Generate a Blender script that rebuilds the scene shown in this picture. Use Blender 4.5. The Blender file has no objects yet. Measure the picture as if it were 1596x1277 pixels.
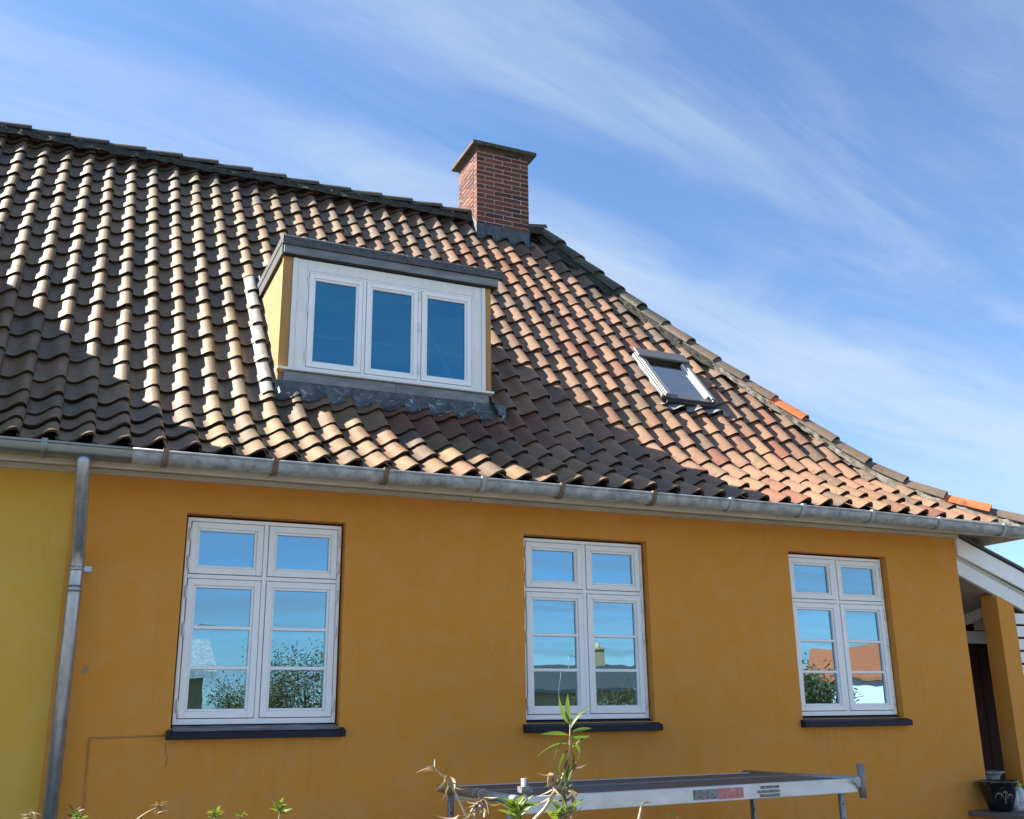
import bpy, bmesh, math, random
import numpy as np
from mathutils import Vector, Matrix, noise as mnoise

random.seed(7)
rng = np.random.default_rng(7)
scene = bpy.context.scene
C = scene.collection

# ------------------------------------------------------------------ camera
F_PX, IMG_W = 1601.78, 1596.0
YAW, PITCH, ROLL = 0.4197, 0.2898, -0.0126
CAM = Vector((0.0, -6.8368, 1.65))
fw = Vector((math.sin(YAW)*math.cos(PITCH), math.cos(YAW)*math.cos(PITCH), math.sin(PITCH)))
rt = Vector((math.cos(YAW), -math.sin(YAW), 0))
up = rt.cross(fw)
r2 = rt*math.cos(ROLL) + up*math.sin(ROLL)
u2 = up*math.cos(ROLL) - rt*math.sin(ROLL)
cd = bpy.data.cameras.new('camera')
cam = bpy.data.objects.new('camera', cd)
C.objects.link(cam)
cam.matrix_world = Matrix(((r2.x, u2.x, -fw.x, CAM.x), (r2.y, u2.y, -fw.y, CAM.y), (r2.z, u2.z, -fw.z, CAM.z), (0, 0, 0, 1)))
cd.sensor_fit = 'HORIZONTAL'
cd.sensor_width = 36.0
cd.lens = F_PX/IMG_W*36.0
cd.clip_start = 0.05
cd.clip_end = 2000
scene.camera = cam

# ------------------------------------------------------------------ sun, sky, exposure
SUN_TO = Vector((-0.628, 0.354, 0.694)).normalized()      # towards the sun: behind the house, to the left
SKY_STRENGTH = 0.066
SUN_STRENGTH = 5.0
EXPOSURE = 2.0
elev = math.asin(SUN_TO.z)
azim = math.atan2(SUN_TO.x, SUN_TO.y)

ld = bpy.data.lights.new('sun', 'SUN')
ld.energy = SUN_STRENGTH
ld.angle = math.radians(0.5)
ld.color = (1.0, 0.92, 0.79)
lo = bpy.data.objects.new('sun', ld)
C.objects.link(lo)
lo.rotation_euler = (-SUN_TO).to_track_quat('-Z', 'Y').to_euler()
lo.location = (-30, 20, 40)

world = bpy.data.worlds.new('World')
scene.world = world
world.use_nodes = True
wn, wl = world.node_tree.nodes, world.node_tree.links
wn.clear()
def N(nt, t, **kw):
    n = nt.nodes.new(t)
    for k, v in kw.items():
        if k == 'ins':
            for kk, vv in v.items(): n.inputs[kk].default_value = vv
        else: setattr(n, k, v)
    return n
wt = world.node_tree
out = N(wt, 'ShaderNodeOutputWorld')
bg = N(wt, 'ShaderNodeBackground', ins={'Strength': SKY_STRENGTH})
sky = N(wt, 'ShaderNodeTexSky', sky_type='NISHITA', sun_disc=False)
sky.sun_elevation = elev
sky.sun_rotation = azim
sky.altitude = 20
sky.air_density = 1.0
sky.dust_density = 0.3
sky.ozone_density = 3.0
tc = N(wt, 'ShaderNodeTexCoord')
sep = N(wt, 'ShaderNodeSeparateXYZ')
wl.new(tc.outputs['Generated'], sep.inputs[0])
def wm(op, a, b=None, c=None):
    n = N(wt, 'ShaderNodeMath', operation=op)
    for i, v in enumerate((a, b, c)):
        if v is None: continue
        if isinstance(v, (int, float)): n.inputs[i].default_value = v
        else: wl.new(v, n.inputs[i])
    return n.outputs[0]
zz = wm('MAXIMUM', wm('ADD', sep.outputs['Z'], 0.12), 0.05)
cx = wm('DIVIDE', sep.outputs['X'], zz)
cy = wm('DIVIDE', sep.outputs['Y'], zz)
# streak axes: along = towards the far right, across = perpendicular
ST = math.radians(77)
sx, sy = math.sin(ST), math.cos(ST)
al = wm('ADD', wm('MULTIPLY', cx, sx), wm('MULTIPLY', cy, sy))
ac = wm('SUBTRACT', wm('MULTIPLY', cx, sy), wm('MULTIPLY', cy, sx))
def cloud_noise(fa, fc, scale, detail, rough, dist, off):
    cb = N(wt, 'ShaderNodeCombineXYZ')
    wl.new(wm('MULTIPLY', al, fa), cb.inputs[0])
    wl.new(wm('MULTIPLY', ac, fc), cb.inputs[1])
    cb.inputs[2].default_value = off
    nz = N(wt, 'ShaderNodeTexNoise', ins={'Scale': scale, 'Detail': detail, 'Roughness': rough, 'Distortion': dist})
    wl.new(cb.outputs[0], nz.inputs['Vector'])
    return nz.outputs['Fac']
n1 = cloud_noise(0.15, 1.0, 1.9, 9.0, 0.56, 0.30, 3.3)        # long streaks
n2 = cloud_noise(0.30, 0.8, 1.1, 5.0, 0.5, 0.3, 8.1)         # broad patches
n3 = cloud_noise(0.30, 1.2, 5.0, 10.0, 0.66, 1.1, 1.7)         # wisps
mix = wm('ADD', wm('MULTIPLY', n1, 0.48), wm('ADD', wm('MULTIPLY', n2, 0.32), wm('MULTIPLY', n3, 0.20)))
mr = N(wt, 'ShaderNodeMapRange', interpolation_type='SMOOTHSTEP', ins={'From Min': 0.40, 'From Max': 0.645, 'To Min': 0.0, 'To Max': 0.76})
wl.new(mix, mr.inputs['Value'])
mc = N(wt, 'ShaderNodeMix', data_type='RGBA')
wl.new(mr.outputs['Result'], mc.inputs['Factor'])
tint = N(wt, 'ShaderNodeMix', data_type='RGBA', blend_type='MULTIPLY')
tint.inputs['Factor'].default_value = 1.0
tint.inputs['B'].default_value = (0.66, 0.79, 0.88, 1)
wl.new(sky.outputs['Color'], tint.inputs['A'])
wl.new(tint.outputs['Result'], mc.inputs['A'])
mc.inputs['B'].default_value = (2.7, 3.15, 3.75, 1)
wl.new(mc.outputs['Result'], bg.inputs['Color'])
wl.new(bg.outputs[0], out.inputs['Surface'])

vs = scene.view_settings
vs.view_transform = 'Standard'
vs.look = 'None'
vs.exposure = EXPOSURE
vs.gamma = 1.0
vs.use_curve_mapping = False
scene.render.resolution_x, scene.render.resolution_y = 1024, 819

# ------------------------------------------------------------------ materials
def new_mat(name):
    m = bpy.data.materials.new(name)
    m.use_nodes = True
    nt = m.node_tree
    b = nt.nodes['Principled BSDF']
    return m, nt, b
def pos(nt):
    return N(nt, 'ShaderNodeNewGeometry').outputs['Position']
def nz(nt, vec, scale, detail=4.0, rough=0.55, dist=0.0):
    n = N(nt, 'ShaderNodeTexNoise', ins={'Scale': scale, 'Detail': detail, 'Roughness': rough, 'Distortion': dist})
    nt.links.new(vec, n.inputs['Vector'])
    return n.outputs['Fac']
def rng_map(nt, v, a, b, c=0.0, d=1.0):
    n = N(nt, 'ShaderNodeMapRange', ins={'From Min': a, 'From Max': b, 'To Min': c, 'To Max': d})
    nt.links.new(v, n.inputs['Value'])
    return n.outputs['Result']
def mixc(nt, f, a, b, mode='MIX'):
    n = N(nt, 'ShaderNodeMix', data_type='RGBA', blend_type=mode)
    for s, v in (('Factor', f), ('A', a), ('B', b)):
        if isinstance(v, (int, float)): n.inputs[s].default_value = v
        elif isinstance(v, tuple): n.inputs[s].default_value = (*v, 1) if len(v) == 3 else v
        else: nt.links.new(v, n.inputs[s])
    return n.outputs['Result']
def bump(nt, b, h, strength, dist=0.01):
    n = N(nt, 'ShaderNodeBump', ins={'Strength': strength, 'Distance': dist})
    nt.links.new(h, n.inputs['Height'])
    nt.links.new(n.outputs[0], b.inputs['Normal'])
def stretch(nt, v, s):
    m = N(nt, 'ShaderNodeVectorMath', operation='MULTIPLY')
    nt.links.new(v, m.inputs[0])
    m.inputs[1].default_value = s
    return m.outputs[0]

def plain(name, col, rough=0.6, metal=0.0, var=0.25, scale=12.0, bmp=0.15, bscale=60.0, col2=None, spec=0.5, st=(1, 1, 1)):
    m, nt, b = new_mat(name)
    p = stretch(nt, pos(nt), st)
    f = rng_map(nt, nz(nt, p, scale, 6, 0.65), 0.3, 0.7)
    dark = col2 if col2 else tuple(c*(1-var) for c in col)
    nt.links.new(mixc(nt, f, dark, col), b.inputs['Base Color'])
    b.inputs['Roughness'].default_value = rough
    b.inputs['Metallic'].default_value = metal
    b.inputs['Specular IOR Level'].default_value = spec
    if bmp: bump(nt, b, nz(nt, p, bscale, 5, 0.6), bmp, 0.004)
    return m

def mat_tile():
    m, nt, b = new_mat('clay_tile')
    L = nt.links
    at = N(nt, 'ShaderNodeAttribute', attribute_name='tint')
    oi = N(nt, 'ShaderNodeObjectInfo')
    base = mixc(nt, 1.0, at.outputs['Color'], oi.outputs['Color'], 'ADD')
    p = pos(nt)
    big = rng_map(nt, nz(nt, p, 3.0, 5, 0.6), 0.35, 0.7)
    col = mixc(nt, big, base, mixc(nt, 1.0, base, (0.80, 0.78, 0.80), 'MULTIPLY'))
    fine = rng_map(nt, nz(nt, p, 70, 6, 0.7), 0.25, 0.75, 0.78, 1.15)
    fc = N(nt, 'ShaderNodeCombineColor')
    for i in range(3): L.new(fine, fc.inputs[i])
    col = mixc(nt, 1.0, col, fc.outputs[0], 'MULTIPLY')
    # soot stains, sharp-edged
    st = rng_map(nt, nz(nt, p, 9, 8, 0.7), 0.56, 0.68, 0, 0.65)
    col = mixc(nt, st, col, (0.032, 0.028, 0.025))
    # lichen: pale specks and yellow-green moss
    li = rng_map(nt, nz(nt, p, 34, 3, 0.5), 0.66, 0.70, 0, 0.5)
    col = mixc(nt, li, col, (0.22, 0.20, 0.15))
    li2 = rng_map(nt, nz(nt, p, 13, 5, 0.6, 0.5), 0.66, 0.70, 0, 0.45)
    col = mixc(nt, li2, col, (0.25, 0.22, 0.16))
    mo1 = rng_map(nt, nz(nt, p, 1.6, 3, 0.5), 0.54, 0.68, 0, 1)
    mo2 = rng_map(nt, nz(nt, p, 28, 6, 0.65), 0.47, 0.60, 0, 0.75)
    mm = N(nt, 'ShaderNodeMath', operation='MULTIPLY')
    L.new(mo1, mm.inputs[0]); L.new(mo2, mm.inputs[1])
    col = mixc(nt, mm.outputs[0], col, (0.10, 0.095, 0.03))
    L.new(col, b.inputs['Base Color'])
    L.new(rng_map(nt, nz(nt, p, 25, 4, 0.6), 0.3, 0.7, 0.42, 0.58), b.inputs['Roughness'])
    b.inputs['Specular IOR Level'].default_value = 0.36
    bump(nt, b, nz(nt, p, 95, 6, 0.7), 0.22, 0.003)
    return m

def mat_plaster(name, c1, c2, c3):
    m, nt, b = new_mat(name)
    L = nt.links
    p = pos(nt)
    f1 = rng_map(nt, nz(nt, p, 0.9, 4, 0.55), 0.3, 0.7)
    f2 = rng_map(nt, nz(nt, p, 5.0, 7, 0.65, 0.6), 0.42, 0.72)
    col = mixc(nt, f1, c1, c2)
    col = mixc(nt, f2, col, c3)
    fine = rng_map(nt, nz(nt, p, 130, 4, 0.6), 0.3, 0.7, 0.93, 1.06)
    fc = N(nt, 'ShaderNodeCombineColor')
    for i in range(3): L.new(fine, fc.inputs[i])
    col = mixc(nt, 1.0, col, fc.outputs[0], 'MULTIPLY')
    # run-off streaks: thin, tall, faint
    ps = stretch(nt, p, (9, 9, 0.5))
    sk = rng_map(nt, nz(nt, ps, 1.5, 6, 0.6), 0.60, 0.74, 0, 0.30)
    col = mixc(nt, sk, col, tuple(c*0.62 for c in c1))
    # hairline cracks: a few broken lines
    pd = N(nt, 'ShaderNodeVectorMath', operation='ADD')
    nn = N(nt, 'ShaderNodeTexNoise', ins={'Scale': 3.0, 'Detail': 5.0})
    L.new(p, nn.inputs['Vector'])
    sc_ = N(nt, 'ShaderNodeVectorMath', operation='SCALE', ins={'Scale': 0.35})
    L.new(nn.outputs['Color'], sc_.inputs[0])
    L.new(p, pd.inputs[0]); L.new(sc_.outputs[0], pd.inputs[1])
    vo = N(nt, 'ShaderNodeTexVoronoi', feature='DISTANCE_TO_EDGE', ins={'Scale': 0.8})
    L.new(pd.outputs[0], vo.inputs['Vector'])
    cl = rng_map(nt, vo.outputs['Distance'], 0.0010, 0.0035, 0.22, 0.0)
    cmk = rng_map(nt, nz(nt, p, 1.3, 3, 0.5), 0.56, 0.66)
    cm = N(nt, 'ShaderNodeMath', operation='MULTIPLY')
    L.new(cl, cm.inputs[0]); L.new(cmk, cm.inputs[1])
    col = mixc(nt, cm.outputs[0], col, tuple(c*0.35 for c in c1))
    # drip stains below the sills
    sp = N(nt, 'ShaderNodeSeparateXYZ'); L.new(p, sp.inputs[0])
    tot = None
    for xc_ in (1.27, 3.655, 6.06):
        d_ = N(nt, 'ShaderNodeMath', operation='SUBTRACT'); L.new(sp.outputs['X'], d_.inputs[0]); d_.inputs[1].default_value = xc_
        a_ = N(nt, 'ShaderNodeMath', operation='ABSOLUTE'); L.new(d_.outputs[0], a_.inputs[0])
        m_ = rng_map(nt, a_.outputs[0], 0.40, 0.60, 1.0, 0.0)
        if tot is None: tot = m_
        else:
            ad = N(nt, 'ShaderNodeMath', operation='ADD'); L.new(tot, ad.inputs[0]); L.new(m_, ad.inputs[1]); tot = ad.outputs[0]
    zf_ = rng_map(nt, sp.outputs['Z'], 0.75, 1.54, 0.0, 1.0)
    zc_ = rng_map(nt, sp.outputs['Z'], 1.54, 1.56, 1.0, 0.0)
    drip = rng_map(nt, nz(nt, stretch(nt, p, (16, 1, 1.1)), 1.0, 7, 0.65), 0.48, 0.70, 0.0, 0.20)
    acc = drip
    for q_ in (tot, zf_, zc_):
        ml = N(nt, 'ShaderNodeMath', operation='MULTIPLY'); L.new(acc, ml.inputs[0]); L.new(q_, ml.inputs[1]); acc = ml.outputs[0]
    col = mixc(nt, acc, col, (0.20, 0.13, 0.06))
    # small chips and stains
    ch = rng_map(nt, nz(nt, p, 6.5, 2, 0.4), 0.775, 0.79, 0, 0.7)
    col = mixc(nt, ch, col, (0.30, 0.22, 0.13))
    L.new(col, b.inputs['Base Color'])
    b.inputs['Roughness'].default_value = 0.85
    b.inputs['Specular IOR Level'].default_value = 0.25
    h = mixc(nt, 0.4, nz(nt, p, 6.0, 6, 0.6), nz(nt, p, 110, 5, 0.65))
    bump(nt, b, h, 0.55, 0.010)
    return m

def mat_glass(name, base, bumpy, tintc, gcol=(0.36, 0.63, 0.83, 1)):
    m = bpy.data.materials.new(name)
    m.use_nodes = True
    nt = m.node_tree
    nt.nodes.clear()
    o = N(nt, 'ShaderNodeOutputMaterial')
    mx = N(nt, 'ShaderNodeMixShader')
    gl = N(nt, 'ShaderNodeBsdfGlossy', ins={'Roughness': 0.0, 'Color': gcol})
    tr = N(nt, 'ShaderNodeBsdfTransparent', ins={'Color': tintc})
    fr = N(nt, 'ShaderNodeFresnel', ins={'IOR': 1.5})
    f = rng_map(nt, fr.outputs[0], 0.04, 1.0, base, 1.0)
    nt.links.new(f, mx.inputs[0])
    nt.links.new(tr.outputs[0], mx.inputs[1])
    nt.links.new(gl.outputs[0], mx.inputs[2])
    nt.links.new(mx.outputs[0], o.inputs['Surface'])
    bp = N(nt, 'ShaderNodeBump', ins={'Strength': bumpy, 'Distance': 0.01})
    nt.links.new(nz(nt, pos(nt), 2.3, 2, 0.45), bp.inputs['Height'])
    nt.links.new(bp.outputs[0], gl.inputs['Normal'])
    return m

def mat_brick():
    m, nt, b = new_mat('red_brick')
    oi = N(nt, 'ShaderNodeObjectInfo')
    cr = N(nt, 'ShaderNodeValToRGB')
    e = cr.color_ramp.elements
    e[0].position = 0.0; e[0].color = (0.030, 0.018, 0.017, 1)
    e[1].position = 1.0; e[1].color = (0.22, 0.062, 0.036, 1)
    for q, c in ((0.22, (0.055, 0.024, 0.020, 1)), (0.35, (0.12, 0.034, 0.022, 1)), (0.75, (0.16, 0.046, 0.028, 1))):
        k = e.new(q); k.color = c
    nt.links.new(oi.outputs['Random'], cr.inputs[0])
    p = pos(nt)
    f = rng_map(nt, nz(nt, p, 40, 6, 0.7), 0.3, 0.75, 0, 0.6)
    nt.links.new(mixc(nt, f, cr.outputs[0], (0.10, 0.040, 0.030)), b.inputs['Base Color'])
    b.inputs['Roughness'].default_value = 0.85
    bump(nt, b, nz(nt, p, 120, 5, 0.7), 0.5, 0.004)
    return m

def mat_leaf(name, c1, c2, trans=0.35):
    m, nt, b = new_mat(name)
    p = pos(nt)
    f = rng_map(nt, nz(nt, p, 14, 3, 0.5), 0.3, 0.7)
    col = mixc(nt, f, c1, c2)
    nt.links.new(col, b.inputs['Base Color'])
    b.inputs['Roughness'].default_value = 0.5
    tl = N(nt, 'ShaderNodeBsdfTranslucent')
    nt.links.new(mixc(nt, 1.0, col, (1.3, 1.35, 0.6), 'MULTIPLY'), tl.inputs['Color'])
    mx = N(nt, 'ShaderNodeMixShader', ins={0: trans})
    nt.links.new(b.outputs[0], mx.inputs[1])
    nt.links.new(tl.outputs[0], mx.inputs[2])
    nt.links.new(mx.outputs[0], nt.nodes['Material Output'].inputs['Surface'])
    return m

M = {}
M['tile'] = mat_tile()
M['tile_edge'] = plain('shaded_tile_edge', (0.060, 0.042, 0.033), 0.85, scale=30, col2=(0.018, 0.014, 0.012), bmp=0.3, spec=0.2)  # near-black lip colour: shade between the tile rows painted into the edges
M['plaster'] = mat_plaster('ochre_plaster', (0.68, 0.278, 0.038), (0.64, 0.270, 0.046), (0.65, 0.305, 0.078))
M['plaster_yellow'] = mat_plaster('yellow_ochre_plaster', (0.68, 0.405, 0.060), (0.63, 0.38, 0.068), (0.68, 0.43, 0.105))
M['white'] = plain('white_paint', (0.88, 0.89, 0.90), 0.32, var=0.05, scale=5, bmp=0.04)
M['white_old'] = plain('old_white_paint', (0.82, 0.82, 0.80), 0.45, var=0.12, scale=22, bmp=0.25, st=(1, 1, 0.25))
M['cream'] = plain('cream_paint', (0.56, 0.52, 0.41), 0.6, var=0.30, scale=9, bmp=0.15, st=(0.3, 1, 1))
M['zinc'] = plain('weathered_zinc', (0.46, 0.49, 0.52), 0.42, metal=0.12, scale=12, col2=(0.18, 0.195, 0.205), bmp=0.12, bscale=40)
M['zinc_dark'] = plain('newer_dark_zinc', (0.27, 0.30, 0.30), 0.34, metal=0.75, scale=7, var=0.25, bmp=0.05)
M['galv'] = plain('galvanised_pipe', (0.50, 0.53, 0.57), 0.36, metal=0.8, scale=24, col2=(0.28, 0.31, 0.35), bmp=0.05, st=(1, 1, 0.4))
M['rust'] = plain('rusty_iron', (0.24, 0.17, 0.10), 0.8, scale=40, col2=(0.09, 0.06, 0.04), bmp=0.3)
M['lead'] = plain('lead_sheet', (0.125, 0.14, 0.15), 0.34, metal=0.4, scale=12, col2=(0.03, 0.036, 0.042), bmp=0.5, bscale=30)
M['lead_light'] = plain('pale_lead_sheet', (0.20, 0.205, 0.205), 0.6, metal=0.1, scale=14, col2=(0.07, 0.075, 0.08), bmp=0.5, bscale=30)
def mat_lead():
    m = plain('lead_apron', (0.13, 0.145, 0.155), 0.34, metal=0.4, scale=12, col2=(0.035, 0.042, 0.05), bmp=0.5, bscale=30)
    nt = m.node_tree; b = nt.nodes['Principled BSDF']
    src = b.inputs['Base Color'].links[0].from_socket
    f = rng_map(nt, nz(nt, pos(nt), 17, 7, 0.72, 1.2), 0.57, 0.66, 0, 0.8)
    nt.links.new(mixc(nt, f, src, (0.48, 0.52, 0.56)), b.inputs['Base Color'])
    return m
M['lead_apron'] = mat_lead()
M['mortar'] = plain('grey_mortar', (0.46, 0.42, 0.38), 0.95, scale=40, var=0.35, bmp=0.6, bscale=90)
M['mortar_dark'] = plain('mossy_ridge_mortar', (0.055, 0.055, 0.042), 0.95, scale=16, col2=(0.010, 0.012, 0.008), bmp=0.9, bscale=50)
M['hip_mortar'] = plain('hip_mortar', (0.30, 0.27, 0.22), 0.95, scale=9, col2=(0.055, 0.05, 0.04), bmp=0.8, bscale=60)
M['concrete'] = plain('mossy_concrete', (0.10, 0.092, 0.072), 0.95, scale=14, col2=(0.035, 0.037, 0.026), bmp=0.6, bscale=60)
M['brick'] = mat_brick()
M['sill'] = plain('dark_blue_sill_paint', (0.010, 0.013, 0.030), 0.5, spec=0.3, scale=30, col2=(0.006, 0.008, 0.018), bmp=0.15)
M['sill_worn'] = plain('worn_sill_paint', (0.26, 0.28, 0.32), 0.5, scale=18, col2=(0.02, 0.025, 0.05), bmp=0.3, st=(0.35, 1, 1))
M['dark'] = plain('dark_joint', (0.018, 0.018, 0.022), 0.8, var=0.3, bmp=0)
M['room'] = plain('room_wall', (0.20, 0.20, 0.21), 0.9, var=0.1, bmp=0)
M['cheek'] = plain('ochre_painted_board', (0.34, 0.215, 0.085), 0.6, scale=11, col2=(0.24, 0.155, 0.07), bmp=0.25, st=(1, 1, 0.3))
M['corner'] = plain('ochre_corner_board', (0.50, 0.25, 0.055), 0.6, scale=18, col2=(0.34, 0.19, 0.07), bmp=0.3, st=(1, 1, 0.25))
M['felt'] = plain('roofing_felt', (0.085, 0.09, 0.10), 0.55, scale=20, col2=(0.04, 0.043, 0.05), bmp=0.4)
M['fascia'] = plain('weathered_blue_board', (0.24, 0.27, 0.29), 0.6, scale=16, col2=(0.11, 0.13, 0.15), bmp=0.3, st=(0.3, 1, 1))
M['alu'] = plain('aluminium', (0.24, 0.245, 0.25), 0.5, metal=0.3, scale=18, var=0.25, bmp=0.05)
M['cover'] = plain('grey_roof_window_cover', (0.13, 0.135, 0.145), 0.42, metal=0.3, scale=18, var=0.2, bmp=0.05)
M['glass'] = mat_glass('window_glass', 0.50, 0.085, (0.55, 0.60, 0.60, 1))
M['glass_roof'] = mat_glass('roof_window_glass', 0.45, 0.04, (0.75, 0.78, 0.8, 1), (1, 1, 1, 1))
M['glass_dormer'] = mat_glass('dormer_glass', 0.25, 0.05, (0.52, 0.62, 0.70, 1), (0.17, 0.62, 0.92, 1))
M['steel'] = plain('scaffold_tube', (0.42, 0.44, 0.46), 0.45, metal=0.7, scale=26, var=0.4, bmp=0.15)
M['scaf_white'] = plain('scuffed_scaffold_rail', (0.62, 0.65, 0.68), 0.42, metal=0.35, scale=14, var=0.25, bmp=0.2, st=(0.4, 1, 1))
M['deck'] = plain('scaffold_deck_ply', (0.15, 0.125, 0.12), 0.6, scale=12, col2=(0.08, 0.07, 0.07), bmp=0.3, st=(0.3, 2, 1))
M['black'] = plain('black_print', (0.02, 0.02, 0.022), 0.5, scale=60, col2=(0.30, 0.31, 0.33), bmp=0)
M['red'] = plain('red_print', (0.42, 0.02, 0.025), 0.5, scale=60, col2=(0.48, 0.30, 0.30), bmp=0)
M['pot'] = plain('black_glaze', (0.010, 0.010, 0.012), 0.12, var=0.2, bmp=0.02)
M['motif'] = plain('pale_motif_glaze', (0.35, 0.33, 0.28), 0.4, var=0.3, bmp=0)
M['slab'] = plain('slate_coping', (0.15, 0.155, 0.17), 0.5, scale=20, var=0.35, bmp=0.3)
M['plasticw'] = plain('clear_plastic', (0.60, 0.66, 0.70), 0.15, var=0.1, bmp=0)
M['label'] = plain('paper_label', (0.75, 0.75, 0.72), 0.6, var=0.08, bmp=0)
M['capgreen'] = plain('green_cap', (0.30, 0.55, 0.06), 0.4, var=0.1, bmp=0)
M['paper'] = plain('rolled_paper', (0.62, 0.50, 0.46), 0.6, scale=30, var=0.35, bmp=0)
M['door'] = plain('dark_red_wood', (0.032, 0.0075, 0.003), 0.7, spec=0.15, scale=10, var=0.4, bmp=0.2, st=(1, 1, 0.15))
M['leaf'] = mat_leaf('shrub_leaf', (0.105, 0.17, 0.035), (0.06, 0.105, 0.025), 0.35)
M['leafy'] = mat_leaf('young_leaf', (0.19, 0.25, 0.04), (0.11, 0.18, 0.03), 0.35)
M['dry'] = mat_leaf('dry_leaf', (0.33, 0.25, 0.18), (0.20, 0.145, 0.10), 0.2)
M['stem'] = plain('pale_stem', (0.46, 0.38, 0.27), 0.7, scale=40, var=0.3, bmp=0.2)
M['tree_leaf'] = mat_leaf('tree_leaf', (0.085, 0.085, 0.030), (0.05, 0.055, 0.018), 0.3)
M['bark'] = plain('bark', (0.16, 0.12, 0.085), 0.9, scale=20, var=0.4, bmp=0.5)
M['ywall'] = plain('yellow_brick_wall', (0.44, 0.33, 0.17), 0.85, scale=8, var=0.25, bmp=0.2)
M['wwall'] = plain('white_render', (0.78, 0.76, 0.70), 0.8, scale=4, var=0.08, bmp=0.1)
M['droof'] = plain('dark_roofing', (0.06, 0.058, 0.06), 0.8, scale=6, var=0.3, bmp=0.2)
M['rroof'] = plain('red_roofing', (0.42, 0.12, 0.05), 0.7, scale=6, var=0.25, bmp=0.2)

def mat_ground():
    m, nt, b = new_mat('garden_ground')
    p = pos(nt)
    f = rng_map(nt, nz(nt, p, 0.35, 5, 0.6), 0.52, 0.66)
    g = rng_map(nt, nz(nt, p, 30, 6, 0.7), 0.3, 0.7)
    grass = mixc(nt, g, (0.045, 0.06, 0.018), (0.11, 0.12, 0.045))
    grav = mixc(nt, g, (0.085, 0.085, 0.088), (0.17, 0.17, 0.175))
    nt.links.new(mixc(nt, f, grav, grass), b.inputs['Base Color'])
    b.inputs['Roughness'].default_value = 0.95
    bump(nt, b, nz(nt, p, 40, 6, 0.7), 0.8, 0.03)
    return m
M['ground'] = mat_ground()

# ------------------------------------------------------------------ mesh helpers
def link(o, parent=None):
    C.objects.link(o)
    if parent is not None: o.parent = parent
    return o
def raw(name, verts, faces, mat, parent=None, smooth=False):
    me = bpy.data.meshes.new(name)
    me.from_pydata([tuple(v) for v in verts], [], faces)
    me.materials.append(M[mat] if isinstance(mat, str) else mat)
    if smooth: me.polygons.foreach_set('use_smooth', [True]*len(me.polygons))
    me.update()
    return link(bpy.data.objects.new(name, me), parent)

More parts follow.
